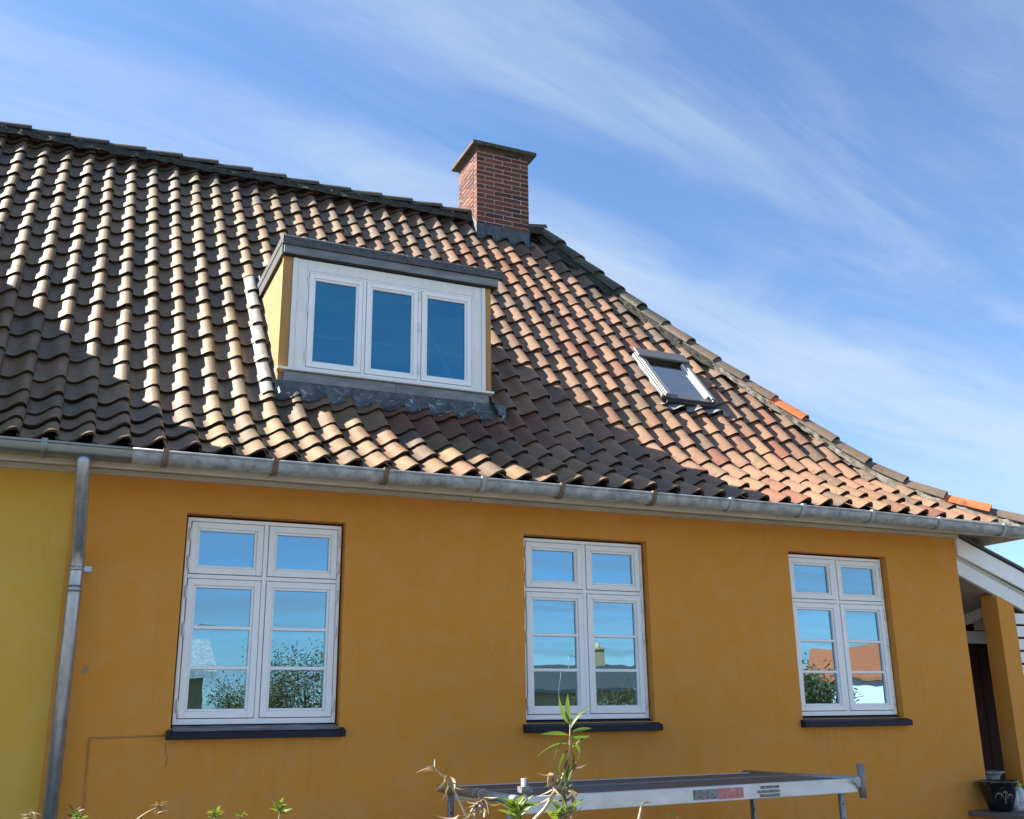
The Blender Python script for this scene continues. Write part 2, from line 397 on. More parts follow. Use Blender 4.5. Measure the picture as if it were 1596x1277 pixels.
class MB:
    def __init__(s): s.v = []; s.f = []; s.sm = []
    def add(s, vs, fs, smooth=False):
        o = len(s.v); s.v += [Vector(v) for v in vs]
        for f in fs: s.f.append([i+o for i in f]); s.sm.append(smooth)
        return s
    def box(s, x0, x1, y0, y1, z0, z1):
        vs = [(x, y, z) for z in (z0, z1) for y in (y0, y1) for x in (x0, x1)]
        return s.add(vs, [(0, 2, 3, 1), (4, 5, 7, 6), (0, 1, 5, 4), (2, 6, 7, 3), (0, 4, 6, 2), (1, 3, 7, 5)])
    def hexa(s, pts):      # 8 points: bottom ring of 4, top ring of 4
        return s.add(pts, [(3, 2, 1, 0), (4, 5, 6, 7), (0, 1, 5, 4), (1, 2, 6, 5), (2, 3, 7, 6), (3, 0, 4, 7)])
    def prism(s, poly, axis, a, b):   # polygon in the other two axes, extruded along axis
        n = len(poly); vs = []
        for t in (a, b):
            for q in poly:
                if axis == 'x': vs.append((t, q[0], q[1]))
                elif axis == 'y': vs.append((q[0], t, q[1]))
                else: vs.append((q[0], q[1], t))
        fs = [list(range(n))[::-1], list(range(n, 2*n))]
        for i in range(n): j = (i+1) % n; fs.append((i, j, n+j, n+i))
        return s.add(vs, fs)
    def ring(s, x0, x1, z0, z1, w, y0, y1, wb=None, wt=None):
        wb = w if wb is None else wb; wt = w if wt is None else wt
        s.box(x0, x0+w, y0, y1, z0, z1); s.box(x1-w, x1, y0, y1, z0, z1)
        s.box(x0+w, x1-w, y0, y1, z0, z0+wb); s.box(x0+w, x1-w, y0, y1, z1-wt, z1)
        return s
    def tube(s, pts, rad, seg=10, cap=True):
        pts = [Vector(p) for p in pts]; n = len(pts)
        if not hasattr(rad, '__len__'): rad = [rad]*n
        t0 = (pts[1]-pts[0]).normalized()
        nrm = t0.orthogonal().normalized(); vs = []
        for i, p in enumerate(pts):
            t = (pts[min(i+1, n-1)]-pts[max(i-1, 0)]).normalized()
            nrm = (nrm-t*nrm.dot(t)).normalized(); bn = t.cross(nrm)
            for k in range(seg):
                a = 2*math.pi*k/seg
                vs.append(p+(nrm*math.cos(a)+bn*math.sin(a))*rad[i])
        fs = []
        for i in range(n-1):
            for k in range(seg):
                k2 = (k+1) % seg
                fs.append((i*seg+k, i*seg+k2, (i+1)*seg+k2, (i+1)*seg+k))
        o = len(s.v)
        s.add(vs, fs, True)
        if cap:
            s.f.append([o+k for k in range(seg)][::-1]); s.sm.append(False)
            s.f.append([o+(n-1)*seg+k for k in range(seg)]); s.sm.append(False)
        return s
    def lathe(s, prof, c=(0, 0, 0), seg=24):
        vs = []; n = len(prof); c = Vector(c)
        for r, z in prof:
            for k in range(seg):
                a = 2*math.pi*k/seg; vs.append(c+Vector((r*math.cos(a), r*math.sin(a), z)))
        fs = [(i*seg+k, i*seg+(k+1) % seg, (i+1)*seg+(k+1) % seg, (i+1)*seg+k) for i in range(n-1) for k in range(seg)]
        return s.add(vs, fs, True)
    def build(s, name, mat, parent=None, bevel=0.0, origin=None):
        me = bpy.data.meshes.new(name)
        o = Vector(origin) if origin is not None else Vector((0, 0, 0))
        me.from_pydata([tuple(v-o) for v in s.v], [], s.f)
        me.materials.append(M[mat] if isinstance(mat, str) else mat)
        me.polygons.foreach_set('use_smooth', s.sm)
        me.update()
        ob = link(bpy.data.objects.new(name, me), parent)
        ob.location = o
        if bevel:
            b = ob.modifiers.new('bevel', 'BEVEL'); b.width = bevel; b.segments = 2; b.limit_method = 'ANGLE'
        return ob
def thing(name, label, cat, loc=(0, 0, 0), group=None):
    o = bpy.data.objects.new(name, None); C.objects.link(o)
    o.location = loc; o.empty_display_size = 0.2
    o['label'] = label; o['category'] = cat
    if group: o['group'] = group
    return o
def tag(o, label, cat, group=None):
    o['label'] = label; o['category'] = cat
    if group: o['group'] = group
    return o

# ------------------------------------------------------------------ ground
gm = MB()
gn = 40
gs = 400.0
gv = []; gf = []
def gcoord(i):
    t = (i/gn)*2-1
    return math.copysign(abs(t)**2.2, t)*gs
for j in range(gn+1):
    for i in range(gn+1):
        x, y = gcoord(i), gcoord(j)
        gv.append((x, y, 0.0 if abs(x) < 14 and abs(y) < 14 else 0.15*mnoise.noise((x*0.05, y*0.05, 3.0))))
for j in range(gn):
    for i in range(gn):
        a = j*(gn+1)+i
        gf.append((a, a+1, a+gn+2, a+gn+1))
g = raw('ground', gv, gf, 'ground', smooth=True)
g['kind'] = 'structure'

# ------------------------------------------------------------------ roof surface (crest level)
A0, A1, S0, S1, G = 0.5169, 0.8615, 0.3321, 1.5293, 0.2873
YE, ZE, TW, TX0 = -0.45, 3.2908, 0.205, -0.3043
_ss = np.linspace(-0.5, 8, 1701)
_t = np.clip((_ss-S0)/(S1-S0), 0, 1); _t = _t*_t*(3-2*_t)
_a = A0+(A1-A0)*_t
_y = np.concatenate([[0], np.cumsum(np.cos(_a[:-1])*0.005)]); _z = np.concatenate([[0], np.cumsum(np.sin(_a[:-1])*0.005)])
_y -= np.interp(0, _ss, _y); _z -= np.interp(0, _ss, _z)
def sag(x, s):
    d = 0.012*math.sin(x*0.9+0.6)*math.sin(min(s, 5.7)*0.55) + 0.008*math.sin(x*2.3+s*1.1)
    if x > 6.0: d -= 0.028*min(1.0, (x-6.0)/1.4)*max(0.0, 1-s/2.0)
    return d
def rs(x, s, n=0.0):
    a = float(np.interp(s, _ss, _a))
    n = n + sag(x, s)
    return Vector((x, YE+float(np.interp(s, _ss, _y))-math.sin(a)*n, ZE+float(np.interp(s, _ss, _z))+math.cos(a)*n))
def s_at_y(y): return float(np.interp(y-YE, _y, _ss))
def ang(s): return float(np.interp(s, _ss, _a))
RIDGE_Y = 3.48
S_RIDGE = s_at_y(RIDGE_Y)
RIDGE_Z = rs(2.0, S_RIDGE).z
HIP = [(-0.60, 7.90), (-0.45, 7.76), (0.1, 7.27), (0.55, 6.93), (1.0, 6.60), (1.7, 6.05), (2.3, 5.66), (3.0, 5.27), (3.48, 5.02)]
def hip_x(y): return float(np.interp(y, [h[0] for h in HIP], [h[1] for h in HIP]))
X_LEFT = -6.6

# tile cross-section (u across, z up) and helpers
AMP = 0.066
PU = np.array([-0.010, 0.0, 0.020, 0.042, 0.068, 0.092, 0.115, 0.137, 0.158, 0.177, 0.194, 0.207, 0.214])
PZ = np.array([0.024, 0.016, 0.006, 0.0, 0.002, 0.012, 0.028, 0.046, 0.059, 0.066, 0.0645, 0.052, 0.034])
CREST_U = 0.180
NPR = len(PU)
LAP = 0.062
def prof_at(u):
    u = (u % TW)
    a = float(np.interp(u, PU, PZ))
    b = float(np.interp(u+TW, PU, PZ)) if u+TW <= PU[-1] else 0
    return max(a, b)
def tile_n(x, s):      # normal offset of the tiled surface below crest level
    u = x-(TX0-CREST_U)
    fr = (s/G) % 1.0
    return prof_at(u)-AMP-0.028*fr
def tile_verts(var):
    r = random.Random(var)
    L = G+LAP
    vs = []
    tw = r.uniform(-0.004, 0.004)
    for v, n in ((0.0, 0.0), (L, -0.030)):
        for k in range(NPR):
            vs.append((PU[k], v, PZ[k]*(1+r.uniform(-0.03, 0.03))-AMP+n+tw*(k/NPR-0.5)*(1 if v == 0 else -1)))
    TH = 0.017
    for k in range(NPR): vs.append(vs[k])
    for k in range(NPR): vs.append((PU[k]+(0.002 if k > 9 else 0), 0.003, vs[k][2]-TH))
    vs.append(vs[NPR-1]); vs.append(vs[2*NPR-1])
    vs.append((PU[-1], 0.003, vs[NPR-1][2]-TH)); vs.append((PU[-1], L, vs[2*NPR-1][2]-TH))
    fs = []
    for k in range(NPR-1): fs.append((k, k+1, NPR+k+1, NPR+k))
    o = 2*NPR
    for k in range(NPR-1): fs.append((o+NPR+k, o+NPR+k+1, o+k+1, o+k))
    q = 4*NPR
    fs.append((q, q+2, q+3, q+1))
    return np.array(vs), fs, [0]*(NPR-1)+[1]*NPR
NVAR = 8
TV = [tile_verts(100+i) for i in range(NVAR)]
tile_mesh = []
for i in range(NVAR):
    me = bpy.data.meshes.new('roof_tile')
    me.from_pydata([tuple(v) for v in TV[i][0]], [], TV[i][1])
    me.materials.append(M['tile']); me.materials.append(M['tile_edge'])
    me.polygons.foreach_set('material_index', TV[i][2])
    me.polygons.foreach_set('use_smooth', [True]*len(me.polygons)); me.update()
    tile_mesh.append(me)

# ------------------------------------------------------------------ the house
house = thing('house', 'ochre plastered house with white windows, pantiled hip roof, dormer and brick chimney', 'house', (0, 0, 0))
X_C = 7.41            # right front corner
WT = 3.14             # wall top under the trim
WIN_X = [1.27, 3.655, 6.06]
OW = 0.525; OZ0, OZ1 = 1.60, 2.935
REC = 0.06

# front wall with openings and reveals
def wall_front(name, x0, x1, mat, openings, parent):
    xs = sorted({x0, x1, *[v for o in openings for v in (o-OW, o+OW)]})
    zs = [0.0, OZ0, OZ1, 3.30]
    mb = MB()
    for i in range(len(xs)-1):
        for j in range(3):
            mid = (xs[i]+xs[i+1])/2
            if j == 1 and any(abs(mid-o) < OW for o in openings): continue
            mb.add([(xs[i], 0, zs[j]), (xs[i+1], 0, zs[j]), (xs[i+1], 0, zs[j+1]), (xs[i], 0, zs[j+1])], [(0, 1, 2, 3)])
    D = 0.30
    for o in openings:
        a, b = o-OW, o+OW
        mb.add([(a, 0, OZ0), (a, D, OZ0), (a, D, OZ1), (a, 0, OZ1)], [(3, 2, 1, 0)])
        mb.add([(b, 0, OZ0), (b, D, OZ0), (b, D, OZ1), (b, 0, OZ1)], [(0, 1, 2, 3)])
        mb.add([(a, 0, OZ1), (b, 0, OZ1), (b, D, OZ1), (a, D, OZ1)], [(0, 1, 2, 3)])
        mb.add([(a, 0, OZ0), (b, 0, OZ0), (b, D, OZ0), (a, D, OZ0)], [(3, 2, 1, 0)])
    for i in range(len(xs)-1):
        mid = (xs[i]+xs[i+1])/2
        for j in range(3):
            if j == 1 and any(abs(mid-o) < OW for o in openings): continue
            mb.add([(xs[i], D, zs[j]), (xs[i+1], D, zs[j]), (xs[i+1], D, zs[j+1]), (xs[i], D, zs[j+1])], [(3, 2, 1, 0)])
    return mb.build(name, mat, parent)
W_SPLIT = 0.055
wall_front('wall', W_SPLIT, X_C, 'plaster', WIN_X, house)
nw = wall_front('wall', X_LEFT+0.4, W_SPLIT, 'plaster_yellow', [-2.3], house)
nw['label'] = 'yellower ochre wall beyond the downpipe'
MB().box(X_C-0.3, X_C-0.001, 0.301, 7.0, 0, 3.3).build('wall', 'plaster', house)
MB().box(X_LEFT+0.4, X_C, 7.0, 7.3, 0, 3.3).build('wall', 'plaster', house)
gb = MB(); gb.prism([(0.301, 0), (6.99, 0), (6.99, 3.25), (RIDGE_Y, RIDGE_Z-0.25), (0.301, 3.25)], 'x', X_LEFT+0.4, X_LEFT+0.7)
gb.build('wall', 'plaster_yellow', house)
# rooms
MB().box(X_LEFT+0.71, X_C-0.31, 2.6, 2.7, 0.3, 3.0).build('room_wall', 'room', house)
MB().box(X_LEFT+0.71, X_C-0.31, 0.31, 6.99, 3.02, 3.10).build('room_ceiling', 'room', house)

# soffit, fascia and trim board
XE = 7.86
sf = MB()
sf.add([(X_LEFT, -0.43, 3.175), (XE-0.1, -0.43, 3.175), (XE-0.1, 7.5, 3.175), (X_C+0.002, 7.5, 3.175), (X_C+0.002, -0.002, 3.175), (X_LEFT, -0.002, 3.175)],
       [(0, 1, 4, 5), (1, 2, 3, 4)])
for k in range(2): pass
sf.build('soffit', 'cream', house)
for (x0, x1) in ((X_LEFT, -1.9), (-1.896, 0.052), (0.056, 2.7), (2.703, 5.1), (5.104, X_C+0.03)):
    MB().box(x0, x1, -0.034, -0.001, WT, 3.173).build('trim_board', 'cream', house, bevel=0.004)
MB().box(X_C+0.002, X_C+0.036, -0.0, 7.0, WT, 3.173).build('trim_board', 'cream', house, bevel=0.004)
fb = MB().box(X_LEFT, XE-0.075, -0.455, -0.431, 3.09, 3.215)
fb.build('fascia_board', 'cream', house, bevel=0.003)
MB().box(XE-0.099, XE-0.075, -0.43, 7.4, 3.09, 3.215).build('fascia_board', 'cream', house, bevel=0.003)

# roof deck under the tiles (front, end, back)
roof_v = []; roof_f = []
NS = 30
ss = [i*S_RIDGE/NS+0.03*(1-i/NS) for i in range(NS+1)]
xsL = list(np.linspace(X_LEFT+0.1, 5.0, 30))
for s in ss:
    y = rs(0, s).y; hx = hip_x(y)-0.03
    row = []
    for t in np.linspace(0, 1, 32):
        x = X_LEFT+0.1+(hx-X_LEFT-0.1)*t
        row.append(rs(x, s, -0.115))
    roof_v += row
for i in range(NS):
    for k in range(31):
        a = i*32+k
        roof_f.append((a, a+1, a+33, a+32))
roof = raw('roof', roof_v, roof_f, 'dark', house, True)
# back slope and right end slope, mirrored about the ridge line
bk_v = []; bk_f = []
for s in ss:
    q = rs(0, s, -0.03); yb = 2*RIDGE_Y-q.y; hx = hip_x(q.y)
    bk_v += [(X_LEFT+0.1, yb, q.z), (hx, yb, q.z), (hx, q.y+0.02, q.z-0.05)]
for i in range(NS):
    a = i*3
    bk_f += [(a+1, a, a+3, a+4), (a+2, a+1, a+4, a+5)]
raw('back_slope', bk_v, bk_f, 'tile', house, False).color = (0.2, 0.12, 0.08, 1)

# dormers: where tiles are left out
DX0, DX1, DY = 1.39, 3.16, 0.66
DOFF = [0.0, -4.19]
D_ZTOP = 5.20
def in_dormer(x, y, z, m=0.0):
    return any(DX0+o-m < x < DX1+o+m for o in DOFF) and y > DY-0.02 and z < D_ZTOP-0.02
SKX0, SKX1, SKS0, SKS1 = 5.085, 5.655, 1.93, 2.74
CHX0, CHX1, CHY0, CHY1, CHZ1 = 4.065, 4.735, 3.21, 3.80, 8.150

# ---- tiles
def lerp3(a, b, t): return tuple(a[i]+(b[i]-a[i])*t for i in range(3))
def tile_tint(x, s, r):
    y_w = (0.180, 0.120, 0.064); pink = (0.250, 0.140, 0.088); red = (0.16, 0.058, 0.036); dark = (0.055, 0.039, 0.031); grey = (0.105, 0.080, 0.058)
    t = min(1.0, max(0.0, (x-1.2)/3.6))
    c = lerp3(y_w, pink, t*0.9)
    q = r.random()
    if q < 0.16: c = lerp3(c, red, r.uniform(0.3, 0.9)*(0.4+0.6*t))
    elif q < 0.30: c = lerp3(c, dark, r.uniform(0.2, 0.7)*(1-0.5*t))
    elif q < 0.45: c = lerp3(c, grey, r.uniform(0.3, 0.9))
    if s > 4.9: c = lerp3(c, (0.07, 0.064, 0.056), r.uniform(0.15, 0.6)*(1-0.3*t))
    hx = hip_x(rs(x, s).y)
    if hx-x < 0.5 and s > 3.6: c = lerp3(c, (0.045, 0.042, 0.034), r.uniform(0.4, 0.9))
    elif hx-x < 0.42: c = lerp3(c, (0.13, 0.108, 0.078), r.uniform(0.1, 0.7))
    if 2.2 < x < 3.6 and 0.9 < s < 1.3: c = lerp3(c, (0.13, 0.045, 0.030), 0.7)
    k = r.uniform(0.86, 1.12)
    return tuple(max(0.02, v*k) for v in c)
def to_px(p):
    d = p-CAM; z = d.dot(fw)
    return (798+F_PX*d.dot(r2)/z, 638.5-F_PX*d.dot(u2)/z, z)
rnd = random.Random(3)
tiles = []
NROW = 20
kmin = int((X_LEFT-TX0)/TW); kmax = 40
for i in range(NROW):
    for k in range(kmin, kmax+1):
        xo = TX0+k*TW-CREST_U
        s0 = i*G+rnd.uniform(-0.007, 0.006)-(rnd.uniform(0.012, 0.03) if i > 0 and rnd.random() < 0.04 else 0)
        if i == 0: s0 = rnd.uniform(-0.004, 0.004)
        xm = xo+TW/2; sm = s0+G/2
        pm = rs(xm, sm)
        if xo > hip_x(rs(xm, s0+G).y)-0.02 and xo+0.03 > hip_x(rs(xm, s0).y): continue
        pt = rs(xo+0.12, s0+0.10)
        if in_dormer(pt.x, pt.y, pt.z, -0.02): continue
        if CHX0-0.02 < xm < CHX1+0.02 and pt.y > CHY0-0.10: continue
        if SKX0-0.03 < xm < SKX1+0.03 and SKS0-0.06 < sm < SKS1+0.06: continue
        P0 = rs(xo, s0, 0.0); P1 = rs(xo, s0+G+LAP, 0.0)
        Pr = rs(xo+TW, s0, 0.0)
        ex = (Pr-P0).normalized()
        ey = (P1-P0).normalized()
        ez = ex.cross(ey).normalized(); ey = ez.cross(ex)
        R = Matrix((ex, ey, ez)).transposed() @ Matrix.Rotation(rnd.uniform(-0.02, 0.02), 3, 'Z') @ Matrix.Rotation(rnd.uniform(-0.02, 0.02), 3, 'Y') @ Matrix.Rotation(rnd.uniform(-0.008, 0.006), 3, 'X')
        mw = R.to_4x4(); mw.translation = P0+ez*rnd.uniform(-0.004, 0.005)
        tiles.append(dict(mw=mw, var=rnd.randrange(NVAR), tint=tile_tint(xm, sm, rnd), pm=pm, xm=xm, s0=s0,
                          cut=(xo+TW+0.02 > min(hip_x(P0.y), hip_x(P1.y)))))
# the 300 that show largest become objects of their own
def score(t):
    x, y, z = to_px(t['pm'])
    if not (-15 < x < 1611 and -15 < y < 1290): return 0
    a = ang(t['s0']+0.1)
    nrm = Vector((0, -math.sin(a), math.cos(a)))
    v = (CAM-t['pm']).normalized()
    if any(DX0+o < t['xm']-0.02 < DX1+o+0.35 and t['pm'].y > DY+0.3 and t['s0'] < 3.4 and not t['xm'] > DX1+o+0.1 for o in DOFF): return 0
    return max(0.001, nrm.dot(v))/(z*z)
tiles.sort(key=score, reverse=True)
n_ind = 0
jv = []; jf = []; jc = []; jm = []; off = 0
def cut_mesh(t):
    bm = bmesh.new()
    vs = [t['mw'] @ Vector(v) for v in TV[t['var']][0]]
    bvs = [bm.verts.new(v) for v in vs]
    for f, mi in zip(TV[t['var']][1], TV[t['var']][2]): bm.faces.new([bvs[i] for i in f]).material_index = mi
    ym = t['pm'].y
    a = Vector((hip_x(ym-0.15), ym-0.15, 0)); b = Vector((hip_x(ym+0.15), ym+0.15, 0))
    d = (b-a).normalized(); n = Vector((-d.y, d.x, 0))
    if n.x < 0: n = -n
    bmesh.ops.bisect_plane(bm, geom=bm.verts[:]+bm.edges[:]+bm.faces[:], plane_co=a-n*0.02, plane_no=n, clear_outer=True)
    bm.verts.index_update()
    V = [tuple(v.co) for v in bm.verts]; Fc = [[v.index for v in f.verts] for f in bm.faces]; Mi = [f.material_index for f in bm.faces]
    bm.free()
    return V, Fc, Mi
for t in tiles:
    if t['cut']:
        V, Fc, Mi = cut_mesh(t)
        if not Fc: continue
    if n_ind < 300 and score(t) > 0:
        if t['cut']:
            me = bpy.data.meshes.new('roof_tile')
            inv = t['mw'].inverted()
            me.from_pydata([tuple(inv @ Vector(v)) for v in V], [], Fc)
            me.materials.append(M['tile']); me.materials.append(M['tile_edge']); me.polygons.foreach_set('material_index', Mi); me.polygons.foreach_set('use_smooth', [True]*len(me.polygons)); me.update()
        else: me = tile_mesh[t['var']]
        o = bpy.data.objects.new('roof_tile', me); link(o, roof)
        o.matrix_local = t['mw']
        o.color = (*t['tint'], 1)
        n_ind += 1
    else:
        if not t['cut']:
            V = [tuple(t['mw'] @ Vector(v)) for v in TV[t['var']][0]]; Fc = TV[t['var']][1]; Mi = TV[t['var']][2]
        jm += Mi; jv += V; jf += [[i+off for i in f] for f in Fc]; jc += [(*t['tint'], 1)]*len(V); off += len(V)
tf = raw('roof_tile_field', jv, jf, 'tile', roof, True)
att = tf.data.color_attributes.new('tint', 'FLOAT_COLOR', 'POINT')
att.data.foreach_set('color', [c for q in jc for c in q])
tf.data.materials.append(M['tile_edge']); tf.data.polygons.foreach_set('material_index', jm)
tf.color = (0, 0, 0, 1)
tf['kind'] = 'stuff'

# ---- ridge and hip tiles
def cap_tile(parent, p0, p1, ra, rb, colr, name, upv=Vector((0, 0, 1))):
    # half-round cap from p0 (small end) to p1 (large end, overlapping)
    d = (p1-p0); L = d.length; d.normalize()
    side = d.cross(upv).normalized(); nn = side.cross(d).normalized()
    seg = 10; vs = []; fs = []
    for (t, r) in ((0, ra), (1, rb)):
        for k in range(seg+1):
            a = math.pi*(k/seg)
            c, s_ = math.cos(a), math.sin(a)
            vs.append(side*(c*r*1.02)+nn*(s_*r*0.80)+d*(t*L))
    for k in range(seg): fs.append((k, k+1, seg+1+k+1, seg+1+k))
    o = len(vs)
    for k in range(seg+1): vs.append(vs[seg+1+k])
    for k in range(seg+1):
        a = math.pi*(k/seg); c, s_ = math.cos(a), math.sin(a); r = rb-0.016
        vs.append(side*(c*r*1.02)+nn*(s_*r*0.80)+d*(L-0.002))
    for k in range(seg): fs.append((o+k, o+k+1, o+seg+1+k+1, o+seg+1+k))
    me = bpy.data.meshes.new(name)
    me.from_pydata([tuple(v) for v in vs], [], fs)
    me.materials.append(M['tile']); me.polygons.foreach_set('use_smooth', [True]*len(fs)); me.update()
    ob = link(bpy.data.objects.new(name, me), parent)
    ob.location = p0; ob.color = (*colr, 1)
    return ob
rr = random.Random(11)
x = X_LEFT+0.05
RZ = RIDGE_Z-0.045
while x < 4.98:
    L = 0.40
    x1 = min(x+L, 5.06)
    if not (x1 > CHX0+0.02 and x < CHX1-0.05):
        j = rr.uniform(-0.006, 0.006)
        zs = sag(x, 5.7)
        col = lerp3((0.085, 0.078, 0.058), (0.035, 0.034, 0.025), rr.random())
        cap_tile(roof, Vector((x, RIDGE_Y+j, RZ-0.012+zs)), Vector((x1, RIDGE_Y-j, RZ+0.016+zs+rr.uniform(-0.004, 0.004))), 0.098, 0.110, col, 'ridge_tile')
    elif x < CHX0:
        cap_tile(roof, Vector((x, RIDGE_Y, RZ-0.012)), Vector((CHX0+0.01, RIDGE_Y, RZ)), 0.098, 0.106, (0.10, 0.095, 0.07), 'ridge_tile')
    x += 0.365
# hip curve points
hp = []
for y in np.linspace(-0.50, RIDGE_Y, 200):
    s = s_at_y(y); q = rs(min(hip_x(y), 7.6), s, 0.0); hp.append(Vector((hip_x(y), y, q.z-0.048)))
cum = [0]
for i in range(1, len(hp)): cum.append(cum[-1]+(hp[i]-hp[i-1]).length)
def hip_pt(d):
    return Vector([float(np.interp(d, cum, [h[k] for h in hp])) for k in range(3)])
nh = 17; step = cum[-1]/nh
def cap_name(i): return 'hip_tile'
for i in range(nh):
    lo_ = hip_pt(max(0, i*step-0.035)); hi_ = hip_pt(min(cum[-1], (i+1)*step+0.02))
    if i in (1, 6): col = (0.56, 0.15, 0.055)
    elif i > 10: col = lerp3((0.080, 0.076, 0.056), (0.045, 0.044, 0.034), rr.random())
    else: col = lerp3((0.13, 0.105, 0.082), (0.17, 0.12, 0.086), rr.random())
    jj = Vector((rr.uniform(-0.008, 0.008), rr.uniform(-0.008, 0.008), rr.uniform(-0.004, 0.006)))
    o = cap_tile(roof, hi_+jj*0.5+Vector((0, 0, -0.012)), lo_+jj+Vector((0, 0, 0.014)), 0.092, 0.108, col, 'hip_tile')
    if i in (1, 6): o['label'] = 'bright orange replacement hip tile'
# mortar bed under ridge and hip, lumpy
def mortar_strip(name, pts, mat, wdir, h0, h1, lump, seed):
    vs = []; fs = []
    m = 7
    for i, p in enumerate(pts):
        for k in range(m):
            t = k/(m-1)
            d = wdir(i)
            q = p+d*t*h1+Vector((0, 0, -0.01))
            ln = lump*(mnoise.noise((p.x*14+seed, p.y*14+t*5, p.z*14))+0.6*mnoise.noise((p.x*37+seed, p.y*37+t*9, p.z*37)))
            w = (0.4+0.6*math.sin(math.pi*min(1, t*1.1)))
            q += Vector((0, -0.6, 0.7))*ln*w
            if k == m-1: q += d*0.03*mnoise.noise((p.x*9+seed, p.y*9, p.z*7))
            vs.append(q)
    for i in range(len(pts)-1):
        for k in range(m-1):
            a = i*m+k; fs.append((a, a+1, a+m+1, a+m))
    return raw(name, vs, fs, mat, roof, True)
rp = [Vector((x, RIDGE_Y-0.085, RZ+0.022)) for x in np.arange(X_LEFT+0.1, CHX0, 0.03)]
mortar_strip('ridge_mortar', rp, 'mortar_dark', lambda i: Vector((0, -0.55, -0.83)), 0, 0.15, 0.034, 3.0)
rp = [Vector((x, RIDGE_Y-0.085, RZ+0.022)) for x in np.arange(CHX1, 5.0, 0.03)]
mortar_strip('ridge_mortar', rp, 'mortar_dark', lambda i: Vector((0, -0.55, -0.83)), 0, 0.15, 0.030, 5.0)
def hip_bed(d0, d1, mat, seed, h):
    pts = []; dirs = []
    for d in np.arange(d0, d1, 0.025):
        p = hip_pt(d); tg = hip_pt(min(cum[-1], d+0.05))-hip_pt(max(0, d-0.05)); tg.z = 0; tg.normalize()
        pv = Vector((-tg.y, tg.x, 0))
        if pv.x > 0: pv = -pv
        pts.append(p+pv*0.075+Vector((0, 0, 0.030))); dirs.append(pv*0.50+Vector((0, 0, -0.86)))
    mortar_strip('hip_mortar', pts, mat, lambda i: dirs[i], 0, h, 0.022, seed)
hip_bed(0.10, 3.43, 'hip_mortar', 9.0, 0.105)
hip_bed(3.36, cum[-1], 'mortar_dark', 12.0, 0.14)

# ------------------------------------------------------------------ gutter, brackets, downpipe
GY, GZ, GR = -0.535, 3.174, 0.066
def gz(x): return GZ-(0.030*max(0, (x-5.8)/2.0) if x > 5.8 else 0)
def gutter(name, x0, x1, mat, rad=GR, parent=house, ends=True):
    mb = MB(); seg = 14; n = max(2, int((x1-x0)/0.5)+1)
    xs = np.linspace(x0, x1, n)
    for rr_, flip in ((rad, False), (rad-0.004, True)):
        vs = []; fs = []
        for x in xs:
            for k in range(seg+1):
                a = math.pi+math.pi*k/seg
                vs.append((x, GY+math.cos(a)*rr_, gz(x)+math.sin(a)*rr_))
        for i in range(n-1):
            for k in range(seg):
                f = (i*(seg+1)+k, i*(seg+1)+k+1, (i+1)*(seg+1)+k+1, (i+1)*(seg+1)+k)
                fs.append(f[::-1] if flip else f)
        mb.add(vs, fs, True)
    # rolled bead along the front lip, and the back lip
    mb.tube([(x, GY-rad-0.002, gz(x)+0.004) for x in xs], 0.009, 8)
    mb.box(x0, x1, GY+rad-0.004, GY+rad, gz(x0)-0.01, gz(x0)+0.02) if x1 < 5.8 else None
    if ends:
        for x, sgn in ((x0, 1), (x1, -1)):
            pts = [(x, GY+math.cos(math.pi+math.pi*k/seg)*rad, gz(x)+math.sin(math.pi+math.pi*k/seg)*rad) for k in range(seg+1)]
            mb.add(pts, [list(range(seg+1)) if sgn > 0 else list(range(seg+1))[::-1]])
    return mb.build(name, mat, parent)
g1 = gutter('gutter', X_LEFT, 0.345, 'zinc_dark', GR+0.003, ends=False)
g1['label'] = 'darker newer gutter length above the downpipe'
g2 = gutter('gutter', 0.30, XE+0.02, 'zinc')
def gbracket(x, mat, parent):
    mb = MB(); seg = 12; w = 0.016
    for r0, r1 in ((GR+0.0045, GR+0.011),):
        vs = []; fs = []
        for k in range(seg+1):
            a = math.pi+math.pi*k/seg
            for r in (r0, r1):
                for dx in (-w, w): vs.append((x+dx, GY+math.cos(a)*r, gz(x)+math.sin(a)*r))
        for k in range(seg):
            a = 4*k; b = a+4
            fs += [(a+2, a+3, b+3, b+2), (a, a+2, b+2, b), (a+1, b+1, b+3, a+3)]
        mb.add(vs, fs, True)
    mb.box(x-w, x+w, GY-GR-0.014, GY-GR+0.008, gz(x)-0.002, gz(x)+0.022)
    mb.box(x-w, x+w, GY-GR+0.008, GY-GR+0.025, gz(x)+0.014, gz(x)+0.021)
    return mb.build('bracket', mat, parent)
for i, x in enumerate((-5.2, -4.4, -3.6, -2.8, -2.05, -1.25, -0.13)): gbracket(x, 'zinc_dark', g1)
for i, x in enumerate((0.53, 1.18, 1.89, 2.57, 3.16, 3.90, 4.57, 5.24, 5.93, 6.64, 7.37)):
    gbracket(x, 'rust' if i in (0, 1, 2, 4, 5) else 'zinc', g2)
MB().tube([(2.02, GY, gz(2)), (2.10, GY, gz(2))], 0.01, 6).build('gutter_strap', 'zinc', g2)
